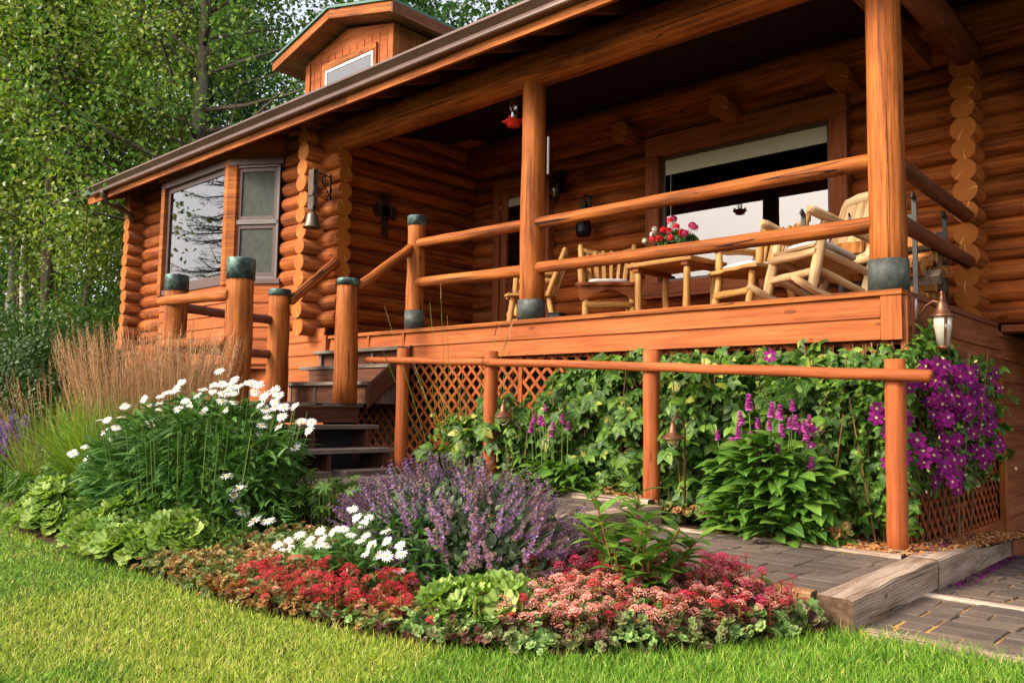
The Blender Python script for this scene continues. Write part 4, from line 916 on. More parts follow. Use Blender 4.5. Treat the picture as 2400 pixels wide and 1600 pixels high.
for y in gyv:
    for x in gx:
        low = -(.06 + .07 * max(0, min(y, 8.6) - 4.9)) if (x > -1.96 and 4.5 < y < 13) else 0.
        V.append((x, y, .035 + (low if x < 9 else 0)))
nx = len(gx); F = [[j * nx + i, j * nx + i + 1, (j + 1) * nx + i + 1, (j + 1) * nx + i] for j in range(len(gyv) - 1) for i in range(nx - 1)]
g = make_obj('ground', V, np.array(F).ravel(), [4] * len(F), ['ground']); tag(g, kind='structure')
# planting bed
V = []; nxs, nys = 90, 26; xs = np.linspace(-13, -1.52, nxs)
for j in range(nys):
    for x in xs:
        t = j / (nys - 1); top = 3.86 if x > -4.9 else 5.95
        y0 = yb(x); y = y0 + (max(top, y0 + .02) - y0) * t
        V.append((x, y, float(bedz(x, y)) + U(-.012, .012) - (.03 if j == 0 else 0)))
F = [[j * nxs + i, j * nxs + i + 1, (j + 1) * nxs + i + 1, (j + 1) * nxs + i] for j in range(nys - 1) for i in range(nxs - 1)]
b = make_obj('planting_bed', V, np.array(F).ravel(), [4] * len(F), ['soil'], smooth=[True] * len(F)); tag(b, kind='structure')
# bed under the vines, behind the path, dropping towards the right end
V = []; xs = np.linspace(-7.0, -1.56, 60); ys = np.concatenate([np.linspace(5.27, 6.5, 8), np.linspace(6.7, 8.7, 8)])
def bed2z(x, y): return .178 + .10 * min(1, max(0, (-3.3 - x) / .4)) - .055 * max(0, y - 5.3) * (1 if x > -2.3 else 0)
for y in ys:
    for x in xs: V.append((x, y, bed2z(x, y) + U(-.012, .012)))
nn = len(xs); F = [[j * nn + i, j * nn + i + 1, (j + 1) * nn + i + 1, (j + 1) * nn + i] for j in range(len(ys) - 1) for i in range(nn - 1)]
b = make_obj('vine_bed', V, np.array(F).ravel(), [4] * len(F), ['soil'], smooth=[True] * len(F)); tag(b, kind='structure')
# pavers
def pavers(name, x0, x1, y0, y1, zf, lx, ly, gap, base='sand', off=.5):
    w = MB(); s = MB(); y = y0; k = 0
    s.hexa([(x0, y0, zf(x0, y0) - .05), (x1, y0, zf(x1, y0) - .05), (x1, y1, zf(x1, y1) - .05), (x0, y1, zf(x0, y1) - .05), (x0, y0, zf(x0, y0) - .006), (x1, y0, zf(x1, y0) - .006), (x1, y1, zf(x1, y1) - .006), (x0, y1, zf(x0, y1) - .006)])
    while y < y1 - .02:
        yy = min(y + ly, y1); x = x0 - (lx * off if k % 2 else 0) - U(0, .03)
        while x < x1 - .01:
            l = lx * (1 if random.random() < .8 else .5); a, b2 = max(x, x0), min(x + l, x1)
            if b2 - a > .03:
                dz = U(-.003, .004); g = gap * U(.5, 1.3); p = [(a + g, y + g * .8), (b2 - g, y + g * .8), (b2 - g, yy - g * .8), (a + g, yy - g * .8)]
                p = [(q[0] + U(-.003, .003), q[1] + U(-.003, .003)) for q in p]
                w.hexa([(q[0], q[1], zf(*q) - .05) for q in p] + [(q[0], q[1], zf(*q) + dz + U(-.001, .001)) for q in p])
            x += l
        y = yy; k += 1
    o = w.build(name, 'paver', None, .006); tag(o, kind='structure'); o2 = s.build(name + '_sand', base, o); return o
lowz = lambda x, y: .052 - .07 * max(0., y - 4.95)
pavers('lower_path', -1.44, 1.2, 3.90, 4.84, lowz, .27, .15, .008)
pavers('lower_path', -1.76, 1.2, 4.92, 8.5, lowz, .27, .15, .008)
pavers('ramp_path', -3.32, -1.60, 3.93, 5.19, lambda x, y: .175, .27, .14, .0035)
pavers('ramp_path', -5.2, -3.46, 4.0, 5.25, lambda x, y: .325, .27, .14, .0035)
# timbers
def timber(pts, w_, h_, label, mat='timber', nm='landscape_timber'):
    w = MB(); pts = [Vector(p) for p in pts]; n = 7; Q = [pts[0].lerp(pts[1], i / n) for i in range(n + 1)]; t = (pts[1] - pts[0]).normalized(); a = t.cross(Vector((0, 0, 1))).normalized() * w_ / 2
    v0, u0 = U(0, 50), U(0, 50); b = 0; ro = []
    for q in Q:
        j = lambda: Vector((U(-.004, .004), U(-.004, .004), U(-.004, .004))); c = .012
        pr_ = [q - a, q - a + Vector((0, 0, h_ - c)), q - a * (1 - c * 2 / w_) + Vector((0, 0, h_)), q + a * (1 - c * 2 / w_) + Vector((0, 0, h_)), q + a + Vector((0, 0, h_ - c)), q + a]
        w.V += [p + j() for p in pr_]
    per = [0, h_, h_ + .015, h_ + w_, h_ + w_ + .015, 2 * h_ + w_, 2 * h_ + 2 * w_]; L = (pts[1] - pts[0]).length
    for i in range(n):
        for k in range(6):
            k2 = (k + 1) % 6; w.face([i * 6 + k, i * 6 + k2, (i + 1) * 6 + k2, (i + 1) * 6 + k], [(u0 + L * i / n, v0 + per[k]), (u0 + L * i / n, v0 + per[k + 1]), (u0 + L * (i + 1) / n, v0 + per[k + 1]), (u0 + L * (i + 1) / n, v0 + per[k])])
    w.face([5, 4, 3, 2, 1, 0], [(0, 0), (.3, 0), (.3, .1), (.3, .2), (.1, .2), (0, .2)], 1); e = n * 6; w.face([e + k for k in range(6)], [(0, 0), (.3, 0), (.3, .1), (.3, .2), (.1, .2), (0, .2)], 1)
    o = w.build(nm, [mat, 'timber_end']); return tag(o, label, 'timber', 'timbers edging the paths')
timber([(-1.53, 3.86, .03), (-1.53, 5.14, .05)], .17, .15, 'weathered grey timber at the near end of the raised path, beside the lower pavers')
timber([(-1.53, 5.145, .025), (-1.83, 8.3, -.168)], .17, .182, 'second weathered timber strewn with purple petals, ending at the house siding')
timber([(-5.0, 3.86, .06), (-1.62, 3.86, .055)], .09, .14, 'pale timber along the front of the ramp path behind the red flowers', 'timber_new')
timber([(-3.40, 5.235, .06), (-1.66, 5.235, .055)], .075, .135, 'flat timber curb between the ramp path and the vine bed', 'timber')
timber([(-3.39, 3.9, .10), (-3.39, 5.25, .10)], .14, .235, 'timber step riser across the ramp path behind the green peony')
timber([(-5.0, 5.32, .20), (-3.46, 5.32, .20)], .09, .16, 'weathered timber behind the raised part of the path')
timber([(-1.44, 4.88, -.08), (1.2, 4.88, -.08)], .075, .14, 'thin timber set flush across the lower pavers', 'timber')
timber([(-1.38, 3.87, -.09), (1.2, 3.87, -.09)], .06, .15, 'brown timber strip between the lower pavers and the lawn', 'timber')
o = MB(); o.box(-1.93, -1.735, 8.31, 8.35, -.17, .02); o = o.build('timber_end_post', 'post', None, .004); tag(o, 'short orange board capping the far end of the petal strewn timber', 'board')
# platform at the foot of the stairs
pf = thing('wooden_platform', (-5.9, 4.6, 0), 'weathered wooden platform at the foot of the stairs', 'platform')
w = MB()
for k in range(9): w.box(-7.2, -5.15, 3.92 + k * .155, 3.92 + k * .155 + .15, .33, .37)
w.build('deck_boards', 'tread', pf, .004)
w = MB(); w.box(-7.3, -5.1, 3.85, 3.915, .21, .372); w.box(-7.28, -5.12, 3.855, 3.92, .05, .205); w.build('front_beam', 'timber_new', pf, .006)
# measured flower positions (metres)
FLOWERS_BIG = [(-5.624, 3.011, 1.251), (-5.95, 2.893, 1.171), (-6.002, 2.873, 1.117), (-6.135, 2.827, 1.067), (-6.068, 2.85, 1.095), (-6.298, 2.774, 1.044), (-6.256, 2.786, 0.992), (-6.143, 2.823, 1.012), (-5.905, 2.903, 1.033), (-5.843, 2.924, 1.008), (-5.959, 2.883, 0.971), (-5.735, 2.961, 0.964), (-5.797, 2.943, 1.075), (-5.749, 2.961, 1.118), (-5.665, 2.991, 1.103), (-5.663, 2.993, 1.15), (-5.594, 3.019, 1.156), (-5.507, 3.051, 1.151), (-5.492, 3.058, 1.188), (-5.411, 3.088, 1.156), (-5.358, 3.109, 1.167), (-5.293, 3.134, 1.152), (-5.478, 3.06, 1.093), (-5.576, 3.023, 1.087), (-5.528, 3.042, 1.109), (-5.318, 3.122, 1.1), (-5.24, 3.152, 1.075), (-5.163, 3.185, 1.111), (-5.127, 3.199, 1.081), (-5.158, 3.185, 1.034), (-5.155, 3.185, 0.994), (-5.222, 3.157, 0.982), (-5.088, 3.212, 1), (-5.006, 3.247, 1.006), (-5.207, 3.162, 0.931), (-5.094, 3.208, 0.934), (-5.242, 3.146, 0.869), (-5.117, 3.196, 0.862), (-5.243, 3.143, 0.803), (-4.95, 3.268, 0.906), (-4.875, 3.3, 0.898), (-4.887, 3.293, 0.847), (-4.981, 3.249, 0.725), (-6.486, 2.714, 0.986), (-6.741, 2.636, 0.877), (-6.66, 2.659, 0.879), (-6.514, 2.703, 0.905), (-6.558, 2.687, 0.823), (-6.672, 2.652, 0.786), (-6.384, 2.74, 0.832), (-6.175, 2.807, 0.854), (-6.22, 2.793, 0.875), (-6.876, 2.59, 0.667), (-7.013, 2.551, 0.61), (-6.831, 2.599, 0.589), (-6.606, 2.668, 0.71), (-5.535, 3.035, 0.978), (-5.584, 3.019, 1.035), (-5.485, 3.056, 1.025), (-5.265, 3.141, 1.013), (-5.458, 3.069, 1.141), (-6.131, 2.825, 0.963)]
FLOWERS_SMALL = [(-3.91, 2.598, 0.318), (-3.994, 2.585, 0.277), (-4.085, 2.576, 0.244), (-3.946, 2.57, 0.246), (-4.018, 2.562, 0.218), (-3.983, 2.55, 0.195), (-4.127, 2.558, 0.195), (-4.107, 2.539, 0.15), (-4.038, 2.525, 0.126), (-3.963, 2.526, 0.14), (-3.873, 2.535, 0.173), (-3.794, 2.59, 0.311), (-3.689, 2.59, 0.323), (-3.625, 2.602, 0.359), (-3.574, 2.61, 0.382), (-3.689, 2.577, 0.294), (-3.633, 2.574, 0.294), (-3.733, 2.605, 0.355), (-3.804, 2.579, 0.285), (-3.526, 2.652, 0.484), (-3.465, 2.635, 0.45), (-3.363, 2.635, 0.46), (-3.391, 2.621, 0.426), (-3.459, 2.597, 0.366), (-3.333, 2.596, 0.377), (-3.374, 2.584, 0.345), (-3.265, 2.576, 0.341), (-3.198, 2.605, 0.412), (-3.16, 2.585, 0.373), (-3.052, 2.576, 0.366), (-3.284, 2.557, 0.299), (-3.023, 2.557, 0.331), (-3.185, 2.554, 0.305), (-3.117, 2.553, 0.31), (-3.385, 2.526, 0.219), (-2.988, 2.522, 0.264), (-3.532, 2.61, 0.387)]
FLOWERS_MID = [(-4.919, 2.72, 0.56), (-4.776, 2.72, 0.497), (-4.842, 2.72, 0.446), (-4.731, 2.72, 0.384), (-4.711, 2.72, 0.352), (-4.873, 2.72, 0.28), (-4.581, 2.72, 0.314), (-4.426, 2.72, 0.329)]
BETONY_A = [(-2.658, 5.3, 1.034), (-2.351, 5.3, 1.028), (-2.501, 5.3, 0.987), (-2.441, 5.3, 0.975), (-2.716, 5.3, 0.928), (-2.598, 5.3, 0.911), (-2.509, 5.3, 0.899), (-2.373, 5.3, 0.917), (-2.331, 5.3, 0.913), (-2.242, 5.3, 0.939), (-2.274, 5.3, 0.896), (-2.427, 5.3, 0.857), (-2.263, 5.3, 0.834), (-2.895, 5.3, 0.822), (-2.741, 5.3, 0.817), (-2.65, 5.3, 0.801), (-2.588, 5.3, 0.811), (-2.783, 5.3, 0.74), (-2.456, 5.3, 0.745), (-2.584, 5.3, 0.7), (-2.589, 5.3, 0.686), (-2.237, 5.3, 0.629)]
BETONY_B = [(-4.545, 5.38, 0.998), (-4.866, 5.38, 0.816), (-4.669, 5.38, 0.903), (-4.562, 5.38, 0.874), (-4.458, 5.38, 0.846), (-4.358, 5.38, 0.897), (-4.294, 5.38, 0.851), (-4.701, 5.38, 0.815), (-4.473, 5.38, 0.785), (-4.603, 5.38, 0.886)]
# ------------------------------------------------------------------ lawn
def grass():
    N = 400000
    r = 2.0 * (7.5) ** RNG.random(N); a = R(10.0) + RNG.random(N) * R(82)       # polar, denser near the viewer's end of the lawn
    x = -r * np.sin(a); y = r * np.cos(a)
    edge = yb(x) + RNG.normal(0, .03, N)
    keep = (y < edge) & (y > -2); x, y, r = x[keep], y[keep], r[keep]
    n = len(x); P = np.stack([x, y, np.full(n, .03)], 1)
    far = np.clip(r / 4., 1, 4); near_edge = np.clip(1 - (yb(x) - y) / .10, 0, 1) * (RNG.random(n) < .7)
    lush = np.clip((x + 2.6) / .9, 0, 1)
    ln = (.031 + .015 * RNG.random(n) + .028 * lush * RNG.random(n) + .05 * near_edge * RNG.random(n))
    d = unit(n) * (.55 + .25 * RNG.random(n))[:, None]; d[:, 2] = 1.0
    S = np.stack([(.0016 + .0008 * RNG.random(n)) * far ** .9, ln, ln], 1)
    o = scatter('lawn_grass', [(blade_t(1., 2, .5), P, frames(d, unit(n)), S, 0)], 'grass'); tag(o, kind='stuff')
grass()

# ------------------------------------------------------------------ flower bed helpers
def disc_pts(n, cx, cy, rx_, ry_, rot=0.):
    r = np.sqrt(RNG.random(n)); a = RNG.random(n) * 6.2832; x, y = r * np.cos(a) * rx_, r * np.sin(a) * ry_
    c, s = math.cos(rot), math.sin(rot); return cx + x * c - y * s, cy + x * s + y * c
def stems_arr(A, B, rad, bow=0.):
    """thin 3-sided stems from points A to B"""
    A, B = np.asarray(A, float), np.asarray(B, float); d = B - A; L = np.linalg.norm(d, axis=1)
    tp = Tm([(math.cos(k * 2.094), .5 * i, math.sin(k * 2.094)) for i in range(3) for k in range(3)], [(i * 3 + k, i * 3 + (k + 1) % 3, i * 3 + 3 + (k + 1) % 3, i * 3 + 3 + k) for i in range(2) for k in range(3)])
    return (tp, A, frames(d, unit(len(A))), np.stack([np.full(len(A), rad), L, np.full(len(A), rad)], 1), 0)
def dirs_out(n, cx, cy, x, y, up=.6, jit=.5):
    d = np.stack([x - cx, y - cy, np.zeros(n)], 1); d /= np.linalg.norm(d, axis=1, keepdims=True) + 1e-6
    d = d + unit(n) * jit; d[:, 2] = d[:, 2] * .6 + up; return d
def daisy_t(n=19):
    it = []
    pet = Tm([(-.055, .16, .0), (.055, .16, .0), (.10, .62, .03), (-.10, .62, .03), (.045, 1., -.05), (-.045, 1., -.05)], [(0, 1, 2, 3), (3, 2, 4, 5)])
    for k in range(n): it.append((pet, rz(6.2832 * k / n + U(-.08, .08)) @ rx(U(-.12, .14)) * U(.88, 1.06), (0, 0, .02 * (k % 2)), 0))
    it.append((dome_t(.25, .13, 12), np.eye(3), (0, 0, .0), 1)); return merge_t(it)
def tmesh(name, tp, mats):
    o = scatter(name, [(tp, np.zeros((1, 3)), np.eye(3)[None], np.ones(1), 0)], mats); me = o.data; bpy.data.objects.remove(o); return me
def put(name, me, parent, p, nrm, s, spin=None):
    o = bpy.data.objects.new(name, me); COL.objects.link(o); o.parent = parent
    q = Vector(nrm).to_track_quat('Z', 'Y'); m = q.to_matrix() @ Matrix.Rotation(U(0, 6.28) if spin is None else spin, 3, 'Z')
    o.matrix_local = Matrix.Translation(Vector(p) - parent_loc(parent)) @ m.to_4x4() @ Matrix.Diagonal((s, s, s, 1)); return o
DAISY = [tmesh('daisy_flower', daisy_t(n), ['petal', 'disc']) for n in (14, 16, 18)]
LANCE = leaf_t(.11, 5, .35, .45, lambda t: math.sin(math.pi * min(1, t * .75 + .18)) ** .8)
OVATE = leaf_t(.34, 4, .22, .25); OVATE5 = leaf_t(.30, 6, .25, .35, None, .02)
CMP = merge_t([(leaf_t(.30, 4, .2, .25), rz(a) * s, (0, 0, 0), 0) for a, s in ((0, 1), (.95, .92), (-.95, .92), (1.9, .7), (-1.9, .7))])
TRI = merge_t([(leaf_t(.33, 4, .2, .25), rz(a) * s, (0, 0, 0), 0) for a, s in ((0, 1), (1.25, .85), (-1.25, .85))])

# big shasta daisy clump
def daisies(label, cx, cy, rx_, ry_, h, nleaf, flowers, fs, nm='shasta_daisy', leaf=.16, hmod=None, rot=0.):
    o = thing(nm, (cx, cy, float(bedz(cx, cy))), label, 'daisies')
    x, y = disc_pts(nleaf, cx, cy, rx_, ry_, rot); q = 1 - ((x - cx) ** 2 / rx_ ** 2 + (y - cy) ** 2 / ry_ ** 2) * .55
    top = h * np.clip(q, .3, 1); z = bedz(x, y) + top * (1 - RNG.random(nleaf) ** 1.25 * .97)
    d = dirs_out(nleaf, cx, cy, x, y, .55, .8); P = np.stack([x, y, z], 1)
    S = leaf * (.6 + .6 * RNG.random(nleaf))
    scatter('foliage', [(LANCE, P, frames(d, np.tile([[0, 0, 1.]], (nleaf, 1)) + unit(nleaf) * .4), S, 0)], 'daisy_leaf', o)
    ns = nleaf // 40; x, y = disc_pts(ns, cx, cy, rx_ * .9, ry_ * .9, rot); A = np.stack([x, y, bedz(x, y)], 1); B = A + np.stack([(x - cx) * .25, (y - cy) * .25, np.full(ns, h * .85)], 1)
    fl = np.array([[f[0], f[1], f[2]] for f in flowers]); fa = np.stack([cx + (fl[:, 0] - cx) * .75, cy + (fl[:, 1] - cy) * .75, np.full(len(fl), .15)], 1)
    parts = [stems_arr(A, B, .003), stems_arr(fa, fl, .0022)]
    scatter('stems', parts, 'stem', o)
    for i, f in enumerate(flowers):
        nv = Vector(f[3] if len(f) > 3 else (U(-.1, .7), U(-1.1, -.1), U(.5, 1.2))).normalized()
        put('daisy_flower', DAISY[i % 3], o, f[:3], nv, fs * U(.82, 1.12))
    return o
def daisy_field(pix): return pix
F1 = FLOWERS_BIG
daisies('tall white daisy clump with dark leaves in front of the stairs', -6.0, 3.02, 1.32, .66, .84, 5600, F1, .043, leaf=.155, rot=-.25)
daisies('low white daisy clump in the middle of the bed, left of the purple catmint', -3.35, 2.85, .42, .38, .30, 900, FLOWERS_SMALL, .031, leaf=.11)
daisies('few white daisies standing apart at the edge of the round leaved plant', -4.55, 2.75, .25, .22, .28, 170, FLOWERS_MID, .048, leaf=.10)

# feather reed grass
def reedgrass(label, cx, cy, rx_, ry_, h, nb, npl, lean=.25):
    o = thing('feather_reed_grass', (cx, cy, .1), label, 'ornamental grass')
    x, y = disc_pts(nb, cx, cy, rx_ * .6, ry_ * .6); d = dirs_out(nb, cx, cy, x, y, 2.2, .6); L = h * (.38 + .40 * RNG.random(nb))
    scatter('blades', [(blade_t(1., 4, .35), np.stack([x, y, np.full(nb, .08)], 1), frames(d, unit(nb)), np.stack([np.full(nb, .0045), L, L], 1), 0)], 'reed', o)
    x, y = disc_pts(npl, cx, cy, rx_ * .55, ry_ * .55); d = dirs_out(npl, cx, cy, x, y, 1 / lean, .35); d[:, 0] -= .12; d /= np.linalg.norm(d, axis=1, keepdims=True)
    L = h * (.72 + .30 * RNG.random(npl)); A = np.stack([x, y, np.full(npl, .08)], 1); B = A + d * L[:, None]
    scatter('stalks', [stems_arr(A, B, .0022)], 'plume', o)
    it = []
    for i in range(26):
        t = i / 26.; rr = .028 * math.sin(math.pi * (.12 + .86 * t)) ; a = U(0, 6.28)
        it.append((Tm([(-.5, 0, 0), (.5, 0, 0), (0, 1, 0)], [(0, 1, 2)]), rz(U(-.45, .45)) @ np.diag([.010, .075, 1]), (rr * math.cos(a), t, rr * math.sin(a)), 0))
    tp = merge_t(it); pl = L * (.26 + .08 * RNG.random(npl))
    p = scatter('seed_plumes', [(tp, B - d * (pl * .85)[:, None], frames(d, unit(npl)), np.stack([pl * 1.3, pl, pl * 1.3], 1), 0)], 'plume', o); p['kind'] = 'stuff'; return o
reedgrass('wide tuft of feather reed grass with tan plumes behind the tall daisies', -7.65, 3.35, .98, .60, 1.60, 4600, 480)
reedgrass('thinner tuft of feather reed grass in front of the tallest stair post', -6.95, 3.45, .55, .38, 1.55, 900, 130, .18)
o = reedgrass('leaning left edge tuft of feather reed grass over the purple salvia', -9.0, 3.1, .5, .35, 1.35, 200, 90, .55)
def weeds(label, cx, cy, h, n):
    o = thing('wild_grass', (cx, cy, .2), label, 'grass'); x, y = disc_pts(n, cx, cy, .12, .1); d = dirs_out(n, cx, cy, x, y, 3, .5); d /= np.linalg.norm(d, axis=1, keepdims=True); L = h * (.6 + .5 * RNG.random(n)); A = np.stack([x, y, np.full(n, .2)], 1); B = A + d * L[:, None]
    scatter('stalks', [stems_arr(A, B, .0025)], 'reed', o); T5 = Tm([(-.5, 0, 0), (.5, 0, 0), (.3, 1, 0), (-.3, 1, 0)], [(0, 1, 2, 3)]); scatter('seed_heads', [(T5, B, frames(d, unit(n)), np.stack([np.full(n, .012), np.full(n, .13), np.full(n, .01)], 1), 0)], 'brown_stem', o)
weeds('thin wild grass stalks in front of the lattice right of the stairs', -5.95, 5.62, 1.75, 16)
weeds('dense wild grass stems at the foot of the lattice beside the vine', -5.75, 5.72, 1.2, 34)

# round leaved mantle mounds
FANS = [fan_t(8, .22, .09), fan_t(9, .12, .10), fan_t(8, .34, .08)]
def mantle(label, cx, cy, rx_, ry_, h, n, ls, rot=0.):
    o = thing('mantle_plant', (cx, cy, .06), label, 'leafy plant')
    x, y = disc_pts(n, cx, cy, rx_, ry_, rot); ux, uy = x - cx, y - cy; c, s = math.cos(-rot), math.sin(-rot); ex, ey = (ux * c - uy * s) / rx_, (ux * s + uy * c) / ry_
    q = np.clip(1 - (ex ** 2 + ey ** 2), 0, 1); lump = .82 + .3 * np.sin(x * 9 + 1) * np.cos(y * 8); z = .06 + h * np.sqrt(q) * lump * (.55 + .45 * RNG.random(n) ** .5) + .03
    nrm = np.stack([ux / rx_ * .9, uy / ry_ * .9, .55 + q * .8], 1) + unit(n) * .38; out = np.stack([ux / rx_, uy / ry_, -.2 + 0 * ux], 1) + unit(n) * .6
    P = np.stack([x, y, z], 1); Rm = frames(out, nrm); S = ls * (.55 + .65 * RNG.random(n)); t = RNG.integers(0, 3, n)
    scatter('foliage', [(FANS[k], P[t == k], Rm[t == k], S[t == k], 0) for k in range(3)], 'mantle', o)
    k = n // 3; scatter('stems', [stems_arr(np.stack([cx + ux[:k] * .6, cy + uy[:k] * .6, np.full(k, .05)], 1), P[:k], .004)], 'stem', o); return o
mantle('big mound of round pleated green leaves at the lawn edge', -5.35, 2.48, .86, .42, .31, 1500, .066, .10)
mantle('darker mound of round leaves at the far left end of the bed', -6.9, 2.6, .62, .46, .36, 900, .060)
mantle('small mound of round pleated leaves among the red sedum', -2.62, 2.68, .29, .24, .21, 330, .064)
mantle('pale round leaved plant between the low daisies and the platform', -3.9, 3.25, .36, .28, .25, 330, .055)
# lupine-like low leaves below the platform
def lupine(label, cx, cy, rx_, ry_, h, n, ls, mat='lupine_leaf'):
    o = thing('lupine_plant', (cx, cy, .1), label, 'leafy plant'); x, y = disc_pts(n, cx, cy, rx_, ry_); z = bedz(x, y) + h * (.3 + .7 * RNG.random(n))
    pal = merge_t([(leaf_t(.16, 3, .2, .2), rz(6.2832 * k / 7), (0, 0, 0), 0) for k in range(7)]); nv = unit(n) * .5; nv[:, 2] = 1; nv[:, 1] -= .3
    P = np.stack([x, y, z], 1); scatter('foliage', [(pal, P, frames(unit(n), nv), ls * (.7 + .5 * RNG.random(n)), 0)], mat, o); A = P.copy(); A[:, 2] = .1; scatter('stems', [stems_arr(A, P, .0025)], 'stem', o)
lupine('finger leaved green plant below the platform edge', -4.95, 3.3, .48, .30, .30, 150, .07)
lupine('lime green seedling among the bronze sedum', -3.75, 2.55, .16, .12, .15, 45, .05)
lupine('feathery green plant on the bare soil at the far left end of the bed', -8.5, 2.82, .55, .22, .26, 260, .07)
lupine('low green seedlings under the purple salvia', -9.5, 2.95, .5, .2, .2, 200, .07, 'clem_leaf')
lupine('light green plant at the far left behind the round leaves', -7.6, 2.85, .5, .3, .42, 160, .07)
# purple salvia, far left
def spike_t(n, r, petal, taper=.6, gap=0.):
    it = []
    for i in range(n):
        t = i / (n - 1.); a = i * 2.4; tl = U(-.5, .4)
        if gap and (t * 7 % 1) < gap: continue
        rr = r * (1 - taper * t)
        m = rz(a) @ rx(tl + .3)
        it.append((Tm([(-.5, 0, .1), (0, .5, 0), (.5, 0, .1), (.42, 1, -.1), (-.42, 1, -.1)], [(0, 2, 1), (0, 1, 4), (1, 2, 3), (1, 3, 4)]), m @ np.diag([petal, petal * 1.1, petal]) * (1 - .45 * t), (0, 0, t), 0))
    return merge_t(it)
def spikes(parent, name, tp, mats, P, D, S, nm=None):
    me = tmesh(nm or name, tp, mats)
    for p, d, s in zip(P, D, S): put(name, me, parent, p, d, s)
o = thing('purple_salvia', (-9.6, 2.75, .05), 'violet salvia spikes at the far left edge of the bed', 'salvia')
n = 26; x, y = disc_pts(n, -9.7, 2.85, .55, .2); A = np.stack([x, y, np.full(n, .06)], 1); B = A + np.stack([RNG.normal(0, .06, n), RNG.normal(0, .05, n), .42 + .25 * RNG.random(n)], 1)
scatter('stems', [stems_arr(A, B, .004)], 'stem', o); nl = 420; x, y = disc_pts(nl, -9.7, 2.85, .6, .28)
scatter('foliage', [(LANCE, np.stack([x, y, .05 + .42 * RNG.random(nl)], 1), frames(dirs_out(nl, -9.7, 2.85, x, y, .7), np.tile([[0, 0, 1.]], (nl, 1))), .12 * (.6 + .6 * RNG.random(nl)), 0)], 'lupine_leaf', o)
spikes(o, 'flower_spike', spike_t(60, .07, .14, .4), 'salvia_fl', B - [0, 0, .05], B - A, .20 + .06 * RNG.random(n))

# catmint
CC = (-3.3, 3.17)
o = thing('catmint', (CC[0], CC[1], .08), 'large mounded catmint with lavender purple flower spikes in the middle of the bed', 'catmint')
n = 5200; u = unit(n); u[:, 2] = np.abs(u[:, 2]); rr = RNG.random(n) ** .33
def cdome(u, rr): return np.stack([CC[0] + u[:, 0] * .86 * rr, CC[1] + u[:, 1] * .44 * rr, .08 + u[:, 2] * .56 * rr], 1)
P = cdome(u, rr); d = u + unit(n) * .8; d[:, 2] += .35
scatter('foliage', [(OVATE, P, frames(d, u), .042 * (.6 + .7 * RNG.random(n)), 0)], 'cat_leaf', o)
n = 620; u = unit(n); u[:, 2] = np.abs(u[:, 2]) ** .8; P = cdome(u, np.full(n, .98)); D = u * [1.1, .9, .6] + unit(n) * .5 + [0, 0, .45]; D[u[:, 2] < .25, 2] -= .35; D /= np.linalg.norm(D, axis=1, keepdims=True)
bare = CC[0] + .05 < P[:, 0]; L = .145 * (.45 + .85 * RNG.random(n)); A = cdome(u, np.full(n, .45)); B = P + D * L[:, None] * .8
scatter('stems', [stems_arr(A, B, .0022)], 'cat_leaf', o)
tps = []
for q in range(2):
    it = []
    for k in range(64):
        t = (k // 8) / 8.; a = U(0, 6.28); m = rz(a) @ rx(U(-.2, .7)); sz = U(.04, .075) * (1.2 - .6 * t)
        it.append((Tm([(-.5, 0, 0), (.5, 0, 0), (.6, 1, .25), (-.6, 1, .25)], [(0, 1, 2, 3)]), m @ np.diag([sz, sz * 1.3, sz]), tuple(m @ np.array([0, .03 * (1.1 - t), 0]) + [0, 0, t + U(-.02, .02)]), 0 if random.random() < (.55 if q == 0 else .15) else 1))
    tps.append(merge_t(it))
cm = [tmesh('catmint_spike', tp, ['cat_flower', 'cat_calyx']) for tp in tps]
fade = (RNG.random(n) < np.clip(.25 + (P[:, 0] - CC[0]) * .45 + .35 * (P[:, 2] < .3), 0, .9)).astype(int)
order = np.argsort(P[:, 1]); near = order[:98]
for i in near: put('flower_spike', cm[fade[i]], o, P[i], D[i], L[i])
rest = order[98:]; Rm = frames(D[rest], unit(len(rest))); Rm = np.stack([Rm[:, :, 0], -Rm[:, :, 2], Rm[:, :, 1]], 2)
p = scatter('flower_spikes', [(tps[k], P[rest][fade[rest] == k], Rm[fade[rest] == k], L[rest][fade[rest] == k], 0) for k in (0, 1)], ['cat_flower', 'cat_calyx'], o); p['kind'] = 'stuff'

# peony-like leafy shoot
o = thing('peony', (-2.12, 3.25, .12), 'glossy green leafy peony shoots beside the path, above the dark red sedum', 'leafy plant')
Pl, Dl, A, B = [], [], [], []
for k in range(16):
    a = U(0, 6.28); rr = U(.05, .27); b = Vector((-2.20 + U(-.08, .08), 3.20 + U(-.06, .06), .12)); t = Vector((-2.19 + rr * 1.2 * math.cos(a), 3.25 + rr * .8 * math.sin(a), .12 + U(.24, .50))); A.append(b); B.append(t)
    for j in range(15):
        f = U(.3, 1.02); p = b.lerp(t, f); an = j * 2.4; Pl.append(p); Dl.append((math.cos(an), math.sin(an), U(.1, 1.0)))
n = len(Pl); scatter('foliage', [(leaf_t(.19, 5, .25, .3), np.array([tuple(p) for p in Pl]), frames(np.array(Dl), np.tile([[0, 0, 1.]], (n, 1))), .150 * (.65 + .5 * RNG.random(n)), 0)], 'peony', o)
scatter('stems', [stems_arr(np.array([tuple(p) for p in A]), np.array([tuple(p) for p in B]), .004)], 'red_stem', o)

